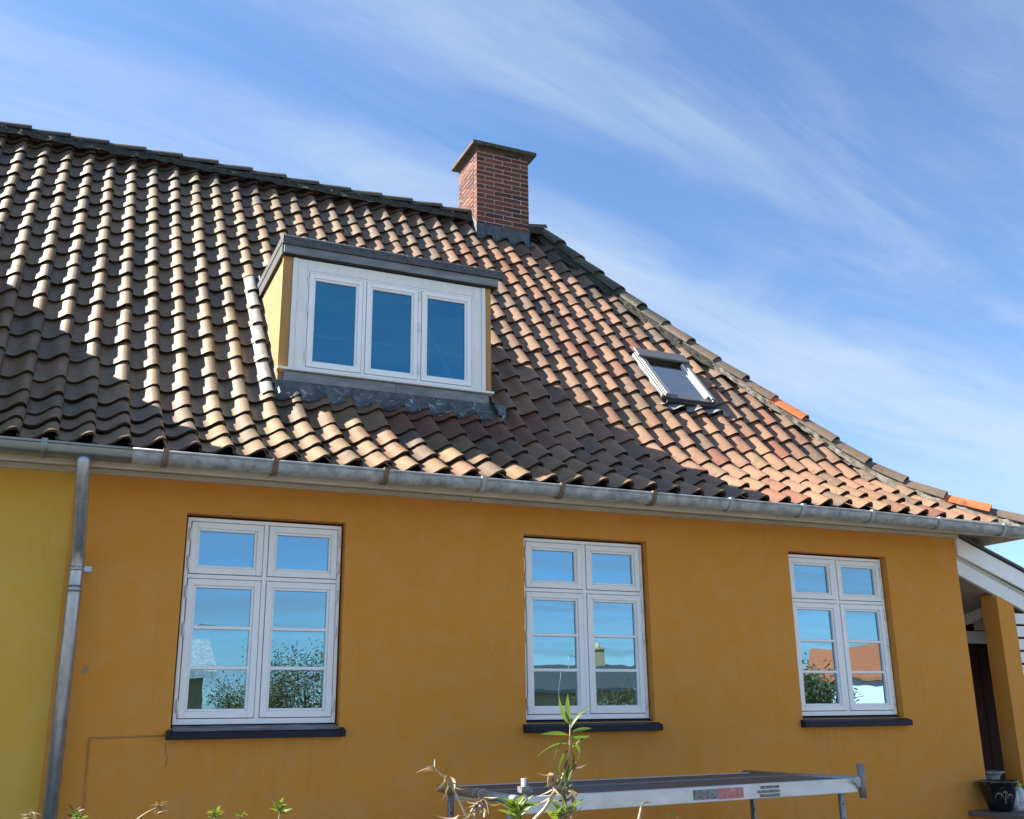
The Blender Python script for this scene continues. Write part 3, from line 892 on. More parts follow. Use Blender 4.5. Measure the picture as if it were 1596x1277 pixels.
# joint sleeve next to the rusty bracket
def sleeve(x0, x1):
    mb = MB(); seg = 14; vs = []; fs = []
    for x in (x0, x1):
        for k in range(seg+1):
            a = math.pi+math.pi*k/seg
            vs.append((x, GY+math.cos(a)*(GR+0.004), gz(x)+math.sin(a)*(GR+0.004)))
    for k in range(seg): fs.append((k, k+1, seg+2+k, seg+1+k))
    mb.add(vs, fs, True)
    mb.build('joint_sleeve', 'zinc', g2)
sleeve(1.97, 2.08); sleeve(7.55, 7.575)
dp = MB().tube([(0.085, GY, 3.15), (0.086, GY, 3.09), (0.090, -0.50, 3.03), (0.115, -0.18, 2.66), (0.118, -0.125, 2.58), (0.118, -0.115, 2.50), (0.118, -0.115, 0.0)],
               [0.040, 0.040, 0.040, 0.040, 0.041, 0.042, 0.042], 18).build('downpipe', 'galv', house)
def pipe_clip(z):
    mb = MB()
    mb.lathe([(0.043, -0.013), (0.0455, -0.013), (0.0455, 0.013), (0.043, 0.013)], (0.118, -0.115, z), 20)
    mb.box(0.118+0.045, 0.118+0.085, -0.125, -0.105, z-0.016, z+0.016)
    mb.box(0.105, 0.13, -0.068, 0.0, z-0.01, z+0.01)
    mb.build('pipe_clip', 'galv', dp)
pipe_clip(2.53); pipe_clip(0.9)
MB().lathe([(0.0425, -0.03), (0.0438, -0.03), (0.0438, 0.01), (0.0425, 0.01)], (0.118, -0.115, 2.42), 18).build('pipe_collar', 'galv', dp)

# thin painted-over cable on the wall beside the first sill
MB().tube([(0.32, -0.004, 0.0), (0.318, -0.005, 0.6), (0.300, -0.004, 1.1), (0.290, -0.005, 1.548), (0.296, -0.005, 1.556), (0.50, -0.004, 1.558), (0.72, -0.005, 1.562)], 0.0042, 6).build('cable', 'corner', house)
MB().tube([(0.722, -0.004, 1.52), (0.728, -0.005, 1.47), (0.742, -0.004, 1.43), (0.735, -0.003, 1.385)], 0.0020, 6).build('cable', 'corner', house)

# ------------------------------------------------------------------ windows in the wall
def hinge_at(x, z, y, parent, mat='white_old', h=0.075):
    mb = MB()
    mb.tube([(x, y, z-h/2), (x, y, z+h/2)], 0.0075, 8)
    mb.tube([(x, y, z-h/2-0.006), (x, y, z-h/2)], 0.0055, 8)
    mb.tube([(x, y, z-0.003), (x, y, z+0.003)], 0.0085, 8)
    return mb.build('hinge', mat, parent)
def sash(x0, x1, z0, z1, y, parent, glass, bars=0, w=0.056, hinges=(), side=-1):
    g_ = 0.004
    a, b, c, d = x0+g_, x1-g_, z0+g_, z1-g_
    mb = MB(); mb.ring(a, b, c, d, w-0.016, y, y+0.055)
    s_ = mb.build('sash', 'white', parent, bevel=0.003)
    w2 = w
    mb = MB(); mb.ring(a+w-0.0165, b-w+0.0165, c+w-0.0165, d-w+0.0165, 0.0165, y+0.011, y+0.050)
    mb.build('glazing_bead', 'white', parent, bevel=0.005)
    ga, gb_, gc, gd = a+w, b-w, c+w, d-w
    n = bars+1
    tilt = random.uniform(-0.0025, 0.0025)
    for i in range(n):
        p0 = gc+(gd-gc)*i/n; p1 = gc+(gd-gc)*(i+1)/n
        pn = MB().box(ga-0.006-(ga+gb_)/2, gb_+0.006-(ga+gb_)/2, -0.003, 0.003, p0-0.004-(p0+p1)/2, p1+0.004-(p0+p1)/2).build('pane', glass, parent)
        pn.location = ((ga+gb_)/2, y+0.034, (p0+p1)/2)
        pn.rotation_euler = (random.uniform(-0.002, 0.002), 0, random.uniform(-0.003, 0.003))
    for i in range(1, n):
        zb_ = gc+(gd-gc)*i/n
        MB().box(ga-0.002, gb_+0.002, y+0.010, y+0.046, zb_-0.011, zb_+0.011).build('glazing_bar', 'white', parent, bevel=0.005)
    for hz in hinges:
        hinge_at(x0-0.002 if side < 0 else x1+0.002, z0+(z1-z0)*hz, y-0.004, parent)
def wall_window(xc, first):
    x0, x1, z0, z1 = xc-0.511, xc+0.511, 1.622, 2.918
    FW_ = 0.024; mul = 0.030
    zt = z1-(z1-z0)*0.293
    fr = MB(); y = REC
    fr.ring(x0, x1, z0, z1, FW_, y, y+0.10, wb=0.034)
    fr.box(xc-mul/2, xc+mul/2, y+0.001, y+0.09, z0+0.034, z1-FW_)
    fr.box(x0+FW_, xc-mul/2, y+0.002, y+0.09, zt-0.013, zt+0.013)
    fr.box(xc+mul/2, x1-FW_, y+0.002, y+0.09, zt-0.013, zt+0.013)
    w_ = fr.build('window', 'white', house, bevel=0.003)
    ys = y-0.006
    sash(x0+FW_, xc-mul/2, z0+0.034, zt-0.013, ys, w_, 'glass', 2, hinges=(0.09, 0.63, 0.90), side=-1)
    sash(xc+mul/2, x1-FW_, z0+0.034, zt-0.013, ys, w_, 'glass', 2, hinges=(0.09, 0.63, 0.90), side=1)
    sash(x0+FW_, xc-mul/2, zt+0.013, z1-FW_, ys, w_, 'glass', 0, hinges=(0.22, 0.75), side=-1)
    sash(xc+mul/2, x1-FW_, zt+0.013, z1-FW_, ys, w_, 'glass', 0, hinges=(0.22, 0.75), side=1)
    # dark sealing strip round the frame
    sb = MB(); sb.ring(xc-OW+0.001, xc+OW-0.001, OZ0+0.012, OZ1-0.001, 0.013, y+0.03, y+0.08)
    sb.build('seal', 'dark', w_)
    # sill: sloping board with front nose
    a, b = xc-0.550, xc+0.555
    zf, zb = 1.578, 1.618
    sl = MB()
    sl.prism([(-0.060, zf-0.042), (-0.060, zf), (0.075, zb), (0.075, zf-0.042)], 'x', xc-OW+0.002, xc+OW-0.002)
    for q0, q1 in ((a, xc-OW+0.002), (xc+OW-0.002, b)):
        sl.prism([(-0.060, zf-0.042), (-0.060, zf), (-0.001, zf+0.017), (-0.001, zf-0.042)], 'x', q0, q1)
    s_ = sl.build('sill', 'sill', w_, bevel=0.004)
    if first:
        wp = MB(); wp.add([(xc-0.51, -0.052, zf+0.0050), (xc+0.515, -0.052, zf+0.0050), (xc+0.515, 0.055, zb-0.003), (xc-0.51, 0.055, zb-0.003)], [(0, 1, 2, 3)])
        wp.build('sill_top', 'sill_worn', w_)
    return w_
for i, xc in enumerate(WIN_X): wall_window(xc, i == 0)
wall_window(-2.3, False)

# ------------------------------------------------------------------ dormers
def dormer(ox):
    Y = DY
    x0, x1 = DX0+ox, DX1+ox
    base = 4.02
    # side cheeks as thick boards
    def cheek(xa, xb):
        pts = [(Y+0.015, base-0.10), (Y+0.015, 5.175)]
        yt = float(np.interp(5.175-ZE, _z, _y))+YE
        mb = MB(); mb.prism([(Y+0.015, 4.10), (Y+0.06, 4.06), (yt+0.15, 5.175), (Y+0.015, 5.175)], 'x', xa, xb)
        return mb
    root = cheek(x0+0.006, x0+0.05).build('dormer', 'cheek', house)
    cheek(x1-0.05, x1-0.006).build('cheek', 'cheek', root)
    # corner boards
    MB().box(x0, x0+0.077, Y, Y+0.03, 4.19, 5.165).build('corner_board', 'corner', root, bevel=0.003)
    MB().box(x1-0.055, x1, Y, Y+0.03, 4.19, 5.165).build('corner_board', 'corner', root, bevel=0.003)
    # white casing boards
    a, b = x0+0.077, x1-0.055
    MB().box(a+0.001, a+0.040, Y-0.018, Y+0.03, 4.225, 5.145).build('casing_board', 'white_old', root, bevel=0.005)
    MB().box(a+0.041, a+0.118, Y-0.008, Y+0.03, 4.225, 5.145).build('casing_board', 'white_old', root, bevel=0.003)
    MB().box(b-0.036, b-0.001, Y-0.018, Y+0.03, 4.225, 5.145).build('casing_board', 'white_old', root, bevel=0.005)
    MB().box(b-0.110, b-0.037, Y-0.008, Y+0.03, 4.225, 5.145).build('casing_board', 'white_old', root, bevel=0.003)
    MB().box(a+0.1185, b-0.1105, Y-0.008, Y+0.03, 5.055, 5.145).build('casing_board', 'white_old', root, bevel=0.003)
    fx0, fx1 = a+0.1185, b-0.1105
    fz0, fz1 = 4.228, 5.054
    fr = MB(); F_ = 0.014
    fr.ring(fx0, fx1, fz0, fz1, F_, Y-0.004, Y+0.09, wb=0.022)
    wid = (fx1-fx0-2*F_); mul = 0.026; sw = (wid-2*mul)/3
    for i in (1, 2):
        q = fx0+F_+i*sw+(i-1)*mul
        fr.box(q, q+mul, Y-0.003, Y+0.085, fz0+0.022, fz1-F_)
    fr.build('window_frame', 'white', root, bevel=0.003)
    for i in range(3):
        q = fx0+F_+i*(sw+mul)
        hs = (0.12, 0.62, 0.90) if i == 0 else ((0.12, 0.58, 0.92) if i == 1 else ())
        sash(q, q+sw, fz0+0.022, fz1-F_, Y-0.010, root, 'glass_dormer', 0, w=0.052, hinges=hs, side=-1 if i == 0 else 1)
    MB().box(x0+0.12, x1-0.10, 0.84, 0.87, 4.575, 4.60).build('ceiling_line_bar', 'white_old', root)  # two pale bars added inside, standing in for faint ceiling lines behind the panes
    rd = MB(); rd.tube([(x1-0.50, 0.80, 4.75), (x1-0.24, 0.80, 4.22)], 0.016, 8); rd.build('ceiling_line_bar', 'white_old', root)
    # sill, lower board, roof boards
    MB().box(x0-0.008, x1+0.012, Y-0.035, Y+0.03, 4.205, 4.2235).build('sill', 'white_old', root, bevel=0.003)
    for q0, q1 in ((x0+0.05, x0+0.94), (x0+0.943, x1-0.03)):
        MB().box(q0, q1, Y-0.012, Y+0.03, 4.120, 4.196).build('apron_board', 'fascia', root, bevel=0.003)
    # roof: soffit board, blue fascia, felt slab with rolled edge
    yb = float(np.interp(5.30-ZE, _z, _y))+YE
    rx0, rx1, ry0 = x0-0.025, x1+0.075, Y-0.075
    MB().box(rx0+0.03, rx1-0.035, ry0+0.040, ry0+0.20, 5.150, 5.1735).build('soffit_board', 'dark', root)
    MB().box(rx0+0.018, rx1-0.028, ry0+0.018, ry0+0.0395, 5.160, 5.228).build('fascia_board', 'fascia', root, bevel=0.004)
    for xq in (rx0+0.006, rx1-0.046):
        m = MB(); m.prism([(ry0+0.041, 5.155), (ry0+0.041, 5.244), (yb+0.05, 5.244), (yb-0.12, 5.155)], 'x', xq, xq+0.020 if xq < rx0+0.1 else xq+0.018)
        m.build('verge_board', 'felt', root)
    m = MB(); m.prism([(ry0, 5.222), (ry0-0.004, 5.262), (ry0+0.004, 5.296), (ry0+0.03, 5.314), (ry0+0.08, 5.312), (yb+0.25, 5.315), (yb+0.25, 5.2475), (ry0+0.045, 5.2475), (ry0+0.017, 5.231)], 'x', rx0, rx0+1.02)
    m.build('felt_roof', 'felt', root, bevel=0.004)
    m = MB(); m.prism([(ry0-0.004, 5.224), (ry0-0.007, 5.262), (ry0+0.000, 5.294), (ry0+0.03, 5.310), (ry0+0.08, 5.309), (yb+0.25, 5.312), (yb+0.25, 5.2475), (ry0+0.045, 5.2475), (ry0+0.017, 5.231)], 'x', rx0+1.021, rx1)
    m.build('felt_roof', 'felt', root, bevel=0.004)
    for i in range(14):
        xx = rx0+0.10+i*(rx1-rx0-0.2)/13+random.uniform(-0.03, 0.03)
        nb = MB().lathe([(0.0, 0.003), (0.006, 0.002), (0.008, -0.004)], (0, 0, 0), 8).build('nail', 'dark', root)
        nb.location = (xx, ry0-0.006, 5.268); nb.rotation_euler = (math.pi/2, 0, 0)
    # lead apron dressed over the tiles in front
    xs = np.arange(x0-0.015, x1+0.125, 0.012); vs = []; fs = []
    rowsn = 9
    s_top = s_at_y(Y-0.02)
    sbase = 1.235
    for x in xs:
        n0 = mnoise.noise((x*5, 1.7, ox))
        sb_ = sbase+0.02*n0+0.015*math.sin((x-TX0)/TW*2*math.pi)
        for r_ in range(rowsn):
            t = r_/(rowsn-1)
            if r_ == 0: p = Vector((x, Y-0.016, 4.118))
            else:
                s = s_top-0.02+(sb_-(s_top-0.02))*((r_-1)/(rowsn-2))
                w_ = (r_-1)/(rowsn-2)
                tn = tile_n(x, s)+0.012
                p = rs(x, s, tn*min(1, 0.25+w_*1.2)+(1-min(1, 0.25+w_*1.2))*(-0.005)+0.006*mnoise.noise((x*22, s*22, 4.0)))
            vs.append(p)
    for i in range(len(xs)-1):
        for r_ in range(rowsn-1):
            q = i*rowsn+r_; fs.append((q, q+1, q+rowsn+1, q+rowsn))
    raw('apron_flashing', vs, fs, 'lead_apron', root, True)
    # stepped lead strips along the left cheek and the right cheek
    for (xa, xb, nm) in ((x0-0.125, x0+0.012, 'lead_light'), (x1-0.01, x1+0.10, 'lead')):
        i0 = 4
        for i in range(i0, 11):
            s0 = i*G-0.01 if i > i0 else 1.23
            s1 = (i+1)*G+0.03
            if rs(xa, s0).z > 5.30: break
            vs = []; fs = []; nx = 14; ns = 6
            for j in range(ns):
                s = s0+(s1-s0)*j/(ns-1)
                for k in range(nx):
                    x = xa+(xb-xa)*k/(nx-1)
                    fr_ = (s-s0)/(s1-s0)
                    u = prof_at(x-(TX0-CREST_U))-AMP
                    lift = 0.016-0.026*fr_
                    edge = k/(nx-1)
                    if nm == 'lead' : edge = 1-edge
                    up_ = max(0, edge-0.80)*0.30
                    vs.append(rs(x, s, u+lift+up_+0.004*mnoise.noise((x*30, s*30, i*3.1))))
            for j in range(ns-1):
                for k in range(nx-1):
                    q = j*nx+k; fs.append((q, q+1, q+nx+1, q+nx))
            raw('side_flashing', vs, fs, nm, root, True)
    return root
d1_ = dormer(DOFF[0])
d2_ = dormer(DOFF[1])

# ------------------------------------------------------------------ roof window
def rbox(mb, x0, x1, s0, s1, n0, n1):
    pts = [rs(x0, s0, n0), rs(x1, s0, n0), rs(x1, s1, n0), rs(x0, s1, n0), rs(x0, s0, n1), rs(x1, s0, n1), rs(x1, s1, n1), rs(x0, s1, n1)]
    return mb.hexa(pts)
mb = MB(); rbox(mb, SKX0-0.10, SKX1+0.11, SKS0-0.10, SKS1+0.12, -0.105, -0.085)
sk = mb.build('roof_window', 'cover', house)
mb = MB()
rbox(mb, SKX0, SKX0+0.035, SKS0, SKS1, -0.08, 0.018); rbox(mb, SKX1-0.035, SKX1, SKS0, SKS1, -0.08, 0.018)
rbox(mb, SKX0+0.036, SKX1-0.036, SKS0, SKS0+0.07, -0.08, 0.004); rbox(mb, SKX0+0.036, SKX1-0.036, SKS1-0.05, SKS1, -0.08, 0.018)
mb.build('frame', 'cover', sk, bevel=0.004)
for xa, xb in ((SKX0-0.028, SKX0-0.001), (SKX0+0.012, SKX0+0.052), (SKX1-0.052, SKX1-0.012), (SKX1+0.001, SKX1+0.024)):
    mb = MB(); inner = SKX0 < xa and xb < SKX1
    rbox(mb, xa, xb, SKS0+0.012, SKS1-0.03, 0.0195 if inner else -0.07, 0.036 if inner else 0.014)
    mb.build('side_cover', 'alu', sk, bevel=0.004)
mb = MB(); rbox(mb, SKX0-0.015, SKX1+0.015, SKS1-0.13, SKS1+0.02, 0.038, 0.058)
mb.build('top_cover', 'cover', sk, bevel=0.006)
mb = MB(); rbox(mb, SKX0+0.01, SKX1-0.01, SKS0-0.055, SKS0-0.001, -0.06, -0.008)
mb.build('bottom_cover', 'dark', sk, bevel=0.004)
for xa, xb in ((SKX0+0.053, SKX0+0.075), (SKX1-0.075, SKX1-0.053)):
    mb = MB(); rbox(mb, xa, xb, SKS0+0.075, SKS1-0.131, 0.004, 0.022)
    mb.build('inner_frame', 'white_old', sk)
mb = MB(); rbox(mb, SKX0+0.055, SKX1-0.055, SKS0+0.06, SKS1-0.12, -0.004, 0.003)
mb.build('pane', 'glass_roof', sk)
mb = MB(); rbox(mb, SKX0+0.05, SKX1-0.05, SKS0+0.05, SKS1-0.10, -0.082, -0.072)
mb.build('lining', 'white_old', sk)
vs = []; fs = []
xs = np.arange(SKX0-0.10, SKX1+0.11, 0.012)
for x in xs:
    for r_ in range(5):
        s = SKS0-0.02-0.125*r_/4
        w_ = r_/4
        vs.append(rs(x, s, (tile_n(x, s)+0.022)*w_+(1-w_)*(-0.045)))
for i in range(len(xs)-1):
    for r_ in range(4):
        q = i*5+r_; fs.append((q, q+1, q+6, q+5))
raw('apron_flashing', vs, fs, 'alu', sk, True)

# ------------------------------------------------------------------ chimney
zb0 = 6.75
ch = MB().box(CHX0+0.005, CHX1-0.005, CHY0+0.005, CHY1-0.005, zb0, CHZ1).build('chimney', 'mortar', house)
bmesh_cache = {}
def brick(x0, x1, y0, y1, z0, z1):
    key = (round(x1-x0, 3), round(y1-y0, 3))
    if key not in bmesh_cache:
        a, b, h = (x1-x0)/2, (y1-y0)/2, (z1-z0)/2
        bm = bmesh.new(); bmesh.ops.create_cube(bm, size=1)
        bmesh.ops.scale(bm, vec=(2*a, 2*b, 2*h), verts=bm.verts)
        me = bpy.data.meshes.new('brick'); bm.to_mesh(me); bm.free(); me.materials.append(M['brick'])
        bmesh_cache[key] = me
    o = link(bpy.data.objects.new('brick', bmesh_cache[key]), ch)
    o.location = ((x0+x1)/2+random.uniform(-0.0015, 0.0015), (y0+y1)/2+random.uniform(-0.0015, 0.0015), (z0+z1)/2)
    o.rotation_euler = (0, 0, random.uniform(-0.004, 0.004))
BL, BD, PITCHB, JT, BH = 0.217, 0.101, 0.0600, 0.013, 0.0465
def courses(a, b, odd):
    spans = []; p = a
    first = BD if odd else BL
    while p < b-0.02:
        q = min(b, p+first); first = BL
        if b-q < 0.035: q = b
        spans.append((p, q)); p = q+JT
    return spans
nc = 24
for c in range(nc):
    z1 = CHZ1-c*PITCHB-0.004; z0 = z1-BH; odd = c % 2 == 0
    vis = z0 > 6.98
    if not vis: break
    for (p, q) in courses(CHX0, CHX1, odd): brick(p, q, CHY0, CHY0+0.09, z0, z1)
    if z0 > 7.06:
        for (p, q) in courses(CHX0, CHX1, odd): brick(p, q, CHY1-0.09, CHY1, z0, z1)
        for (p, q) in courses(CHY0+0.09+JT, CHY1-0.09-JT, not odd):
            brick(CHX0, CHX0+0.09, p, q, z0, z1); brick(CHX1-0.09, CHX1, p, q, z0, z1)
mbc = MB(); mbc.box(CHX0-0.075, CHX1+0.085, CHY0-0.075, CHY1+0.075, CHZ1+0.002, CHZ1+0.050)
cp = mbc.build('chimney_cap', 'concrete', ch, bevel=0.008)
MB().box(CHX0-0.012, CHX1+0.012, CHY0-0.012, CHY1+0.012, CHZ1-0.022, CHZ1).build('cap_bed', 'concrete', ch)
# flashing: front apron, side soakers following the slope
fl = MB(); fl.box(CHX0-0.006, CHX1+0.012, CHY0-0.012, CHY0-0.003, 6.90, 7.150)
fl.build('chimney_flashing', 'lead', ch)
def side_fl(xa, xb, name, mat):
    m = MB(); y0, y1 = CHY0-0.012, RIDGE_Y
    zr0, zr1 = rs(4.3, s_at_y(y0)).z, rs(4.3, s_at_y(y1)).z
    m.prism([(y0, zr0-0.16), (y1, zr1-0.16), (y1, zr1+0.08), (y0, zr0+0.10)], 'x', xa, xb)
    return m.build(name, mat, ch)
side_fl(CHX0-0.008, CHX0-0.002, 'chimney_flashing', 'lead_light')
side_fl(CHX1+0.002, CHX1+0.014, 'chimney_flashing', 'lead')
vs = []; fs = []
xs = np.arange(CHX0-0.03, CHX1+0.06, 0.012); s_t = s_at_y(CHY0-0.012)
for x in xs:
    for r_ in range(5):
        s = s_t-0.10*r_/4; w_ = r_/4
        vs.append(rs(x, s, (tile_n(x, s)+0.010)*w_+(1-w_)*(-0.02)))
for i in range(len(xs)-1):
    for r_ in range(4):
        q = i*5+r_; fs.append((q, q+1, q+6, q+5))
raw('chimney_flashing', vs, fs, 'lead', ch, True)

# ------------------------------------------------------------------ porch
PSL = -0.37
porch = thing('porch', 'lean-to porch with white sloping barge boards and ochre pillar at the house corner', 'porch', (X_C+0.6, 0.8, 0))
def PX(mb_or, name, mat, parent=porch, bevel=0.0):
    o = mb_or.build(name, mat, parent, bevel); o.location = (-porch.location.x, -porch.location.y, 0); return o
def board(x0, x1, ytop0, h, y0, y1, slope=PSL):
    m = MB()
    def zt(x): return ytop0+slope*(x-7.42)
    m.prism([(x0, zt(x0)-h), (x1, zt(x1)-h), (x1, zt(x1)), (x0, zt(x0))], 'y', y0, y1)
    return m
PX(board(7.436, 9.6, 3.165, 0.165, -0.005, 0.025), 'barge_board', 'white', bevel=0.003)
PX(board(7.415, 9.6, 3.00, 0.055, 0.026, 0.060, -0.385), 'barge_board', 'cream')
PX(board(7.415, 9.6, 2.953, 0.135, 0.010, 0.050, -0.39), 'barge_board', 'white_old', bevel=0.003)
PX(board(7.40+0.012, 7.432, 3.16, 0.165, -0.003, 0.022), 'end_board', 'cream')
PX(board(7.46, 9.7, 3.200, 0.022, -0.03, 3.2), 'porch_roof', 'felt')
PX(board(7.415, 9.6, 2.875, 0.02, 0.062, 3.0, -0.39), 'porch_ceiling', 'cream')
PX(MB().box(7.862, 8.06, 0.02, 0.20, 0.0, 2.66), 'pillar', 'plaster')
for zc in (2.50, 2.385, 2.27, 2.155, 2.04, 1.925):
    PX(MB().box(8.062+0.004*random.random(), 9.4, 0.03, 0.055, zc-0.10, zc-0.005), 'trellis_board', 'white_old', bevel=0.003)
PX(MB().box(7.415, 9.5, 0.70, 0.76, 2.275, 2.390), 'beam', 'white_old', bevel=0.003)
pr = MB(); pr.prism([(0.06, 2.55), (0.69, 2.41), (0.69, 2.50), (0.06, 2.64)], 'x', 8.02, 8.07)
PX(pr, 'beam', 'white_old', bevel=0.003)
for k in range(14):
    xa = 7.415+k*0.16
    PX(MB().box(xa, xa+0.155, 0.78, 0.81, 0.0, min(2.75, 2.84-0.39*(xa+0.155-7.42))), 'plank', 'door', bevel=0.004)
PX(MB().box(7.415, 9.5, 0.25, 0.775, 0.0, 0.75), 'porch_floor', 'slab')

# parapet of the entrance steps, with slate coping
pp = thing('steps_wall', 'low ochre wall with slate coping beside the house corner', 'wall', (7.55, -0.6, 0))
m = MB().box(7.21, 7.92, -1.30, -0.001, 0, 0.810); o = m.build('wall', 'plaster', pp); o.location = (-7.55, 0.6, 0)
m = MB().box(7.155, 7.98, -1.34, -0.001, 0.812, 0.850); o = m.build('coping', 'slab', pp, bevel=0.004); o.location = (-7.55, 0.6, 0)

# black glazed pot with palm motif
pz0 = 0.851
pot = thing('flower_pot', 'black glazed flower pot with pale palm drawing on the slate coping', 'flower pot', (7.345, -0.172, pz0))
MB().lathe([(0.0, 0.0), (0.115, 0.0), (0.125, 0.015), (0.150, 0.07), (0.180, 0.14), (0.196, 0.20), (0.202, 0.228), (0.218, 0.232), (0.220, 0.245), (0.205, 0.248), (0.192, 0.236), (0.185, 0.20), (0.0, 0.195)], seg=36).build('body', 'pot', pot)
pot.scale = (0.74, 0.74, 0.95)
MB().lathe([(0.203, 0.2435), (0.212, 0.2485), (0.2195, 0.2455)], seg=36).build('rim_band', 'motif', pot)
MB().lathe([(0.0, 0.205), (0.10, 0.208), (0.186, 0.203)], seg=24).build('soil', 'bark', pot)
def pot_r(z): return float(np.interp(z, [0, 0.015, 0.07, 0.14, 0.20, 0.228], [0.115, 0.125, 0.150, 0.180, 0.196, 0.202]))
def onpot(u, z):      # u: arc angle offset around the side that faces the garden
    a = math.radians(-123)+u
    r = pot_r(z)+0.001
    return (math.cos(a)*r, math.sin(a)*r, z)
for (cu, czz, n, L) in ((-0.25, 0.150, 7, 0.36), (0.42, 0.140, 7, 0.36), (0.10, 0.165, 5, 0.30)):
    mm = MB()
    for i in range(n):
        a = math.pi*(i+0.3)/(n-0.4)
        pts = []
        for t in np.linspace(0, 1, 6):
            pts.append(onpot(cu+math.cos(a)*L*t, czz+math.sin(a)*0.035*t-0.055*t*t*(0.4+abs(math.cos(a)))))
        mm.tube(pts, [0.0022, 0.0024, 0.0022, 0.002, 0.0016, 0.001], 5)
    mm.build('palm_frond', 'motif', pot)
MB().tube([onpot(0.12+0.02*math.sin(t*9), 0.165-0.10*t) for t in np.linspace(0, 1, 8)], 0.0042, 6).build('palm_trunk', 'motif', pot)

# leaf meshes
def leaf_mesh(name, L, Wd, fold, curl, mat, nseg=6):
    vs = []; fs = []
    for i in range(nseg+1):
        t = i/nseg
        w = Wd*math.sin(math.pi*min(1, t**0.8*0.97+0.02))*(1-0.25*t)
        x = L*t; z = -curl*L*t*t
        for k in (-1, 0, 1): vs.append((x, k*w/2, z+abs(k)*fold*w))
    for i in range(nseg):
        a = i*3
        fs += [(a, a+1, a+4, a+3), (a+1, a+2, a+5, a+4)]
    me = bpy.data.meshes.new(name); me.from_pydata(vs, [], fs)
    me.materials.append(M[mat]); me.polygons.foreach_set('use_smooth', [True]*len(fs)); me.update()
    return me
LEAF = [leaf_mesh('leaf', 0.095, 0.0175, 0.30, c, 'leaf') for c in (0.2, 0.6, 1.1)]
LEAFY = [leaf_mesh('leaf', 0.060, 0.016, 0.30, c, 'leafy') for c in (0.1, 0.4)]
DRY = [leaf_mesh('dry_leaf', 0.042, 0.012, 0.6, c, 'dry', 4) for c in (0.8, 1.6)]
SMALL = [leaf_mesh('leaf', 0.030, 0.013, 0.25, 0.3, 'leafy', 4)]
DARKL = [leaf_mesh('leaf', 0.045, 0.020, 0.2, 0.3, 'tree_leaf', 4)]
def put_leaf(me, parent, p, d, roll, scale=1.0, name='leaf'):
    o = link(bpy.data.objects.new(name, me), parent)
    d = Vector(d).normalized()
    q = d.to_track_quat('X', 'Z').to_matrix() @ Matrix.Rotation(roll, 3, 'X')
    m = q.to_4x4(); m.translation = Vector(p)
    o.matrix_local = m @ Matrix.Scale(scale, 4)
    return o
rl = random.Random(21)
for i in range(26):    # trailing plant at the pot's rim
    a = math.radians(rl.uniform(150, 262)); r = rl.uniform(0.15, 0.27)
    put_leaf(DARKL[0], pot, (math.cos(a)*r, math.sin(a)*r, 0.245+rl.uniform(-0.02, 0.03)-(0.03 if r > 0.23 else 0)), (math.cos(a)+rl.uniform(-0.6, 0.6), math.sin(a)+rl.uniform(-0.6, 0.6), rl.uniform(-0.5, 0.5)), rl.uniform(-1, 1))

bowl = thing('planter_bowl', 'grey shallow bowl planter on a dark stand behind the black pot', 'planter', (7.60, 0.19, 0.0))
MB().lathe([(0.0, 1.02), (0.10, 1.02), (0.115, 1.03), (0.128, 1.10), (0.150, 1.125), (0.165, 1.128), (0.165, 1.138), (0.140, 1.138), (0.12, 1.11), (0.0, 1.10)], seg=28).build('bowl', 'zinc', bowl)
MB().lathe([(0.0, 0.0), (0.12, 0.0), (0.12, 0.02), (0.05, 0.05), (0.05, 0.98), (0.11, 1.019), (0.0, 1.019)], seg=20).build('stand', 'slab', bowl)

def bottle(x, y, lab):
    b = thing('water_bottle', lab, 'bottle', (x, y, pz0), 'small water bottles beside the flower pot')
    MB().lathe([(0.0, 0.0), (0.028, 0.0), (0.031, 0.006), (0.031, 0.045), (0.029, 0.05), (0.031, 0.055), (0.031, 0.135), (0.026, 0.155), (0.014, 0.172), (0.013, 0.185), (0.0, 0.185)], seg=20).build('body', 'plasticw', b)
    MB().lathe([(0.0316, 0.062), (0.0316, 0.118)], seg=20).build('label', 'label', b)
    MB().lathe([(0.016, 0.178), (0.017, 0.180), (0.017, 0.200), (0.015, 0.203), (0.0, 0.203)], seg=16).build('cap', 'capgreen', b)
bottle(7.565, -0.13, 'small green-capped water bottle with white label next to the black pot')
bottle(7.625, -0.14, 'second small green-capped water bottle, beyond the one touching the black pot')
rp_ = thing('paper_roll', 'rolled up pinkish paper lying on the slate coping before the bottles', 'paper', (7.42, -0.31, pz0+0.027))
q = MB()
q.tube([(-0.045, 0.0, 0.0), (0.17, -0.12, 0.0)], 0.026, 16, cap=False)
q.build('sheet', 'paper', rp_)
sp = MB()
pts = []
for t in np.linspace(0, 1, 30): pts.append((-0.047, math.cos(t*14)*0.025*(1-0.8*t), math.sin(t*14)*0.025*(1-0.8*t)))
sp.tube(pts, 0.0018, 4); sp.build('rolled_edge', 'label', rp_)

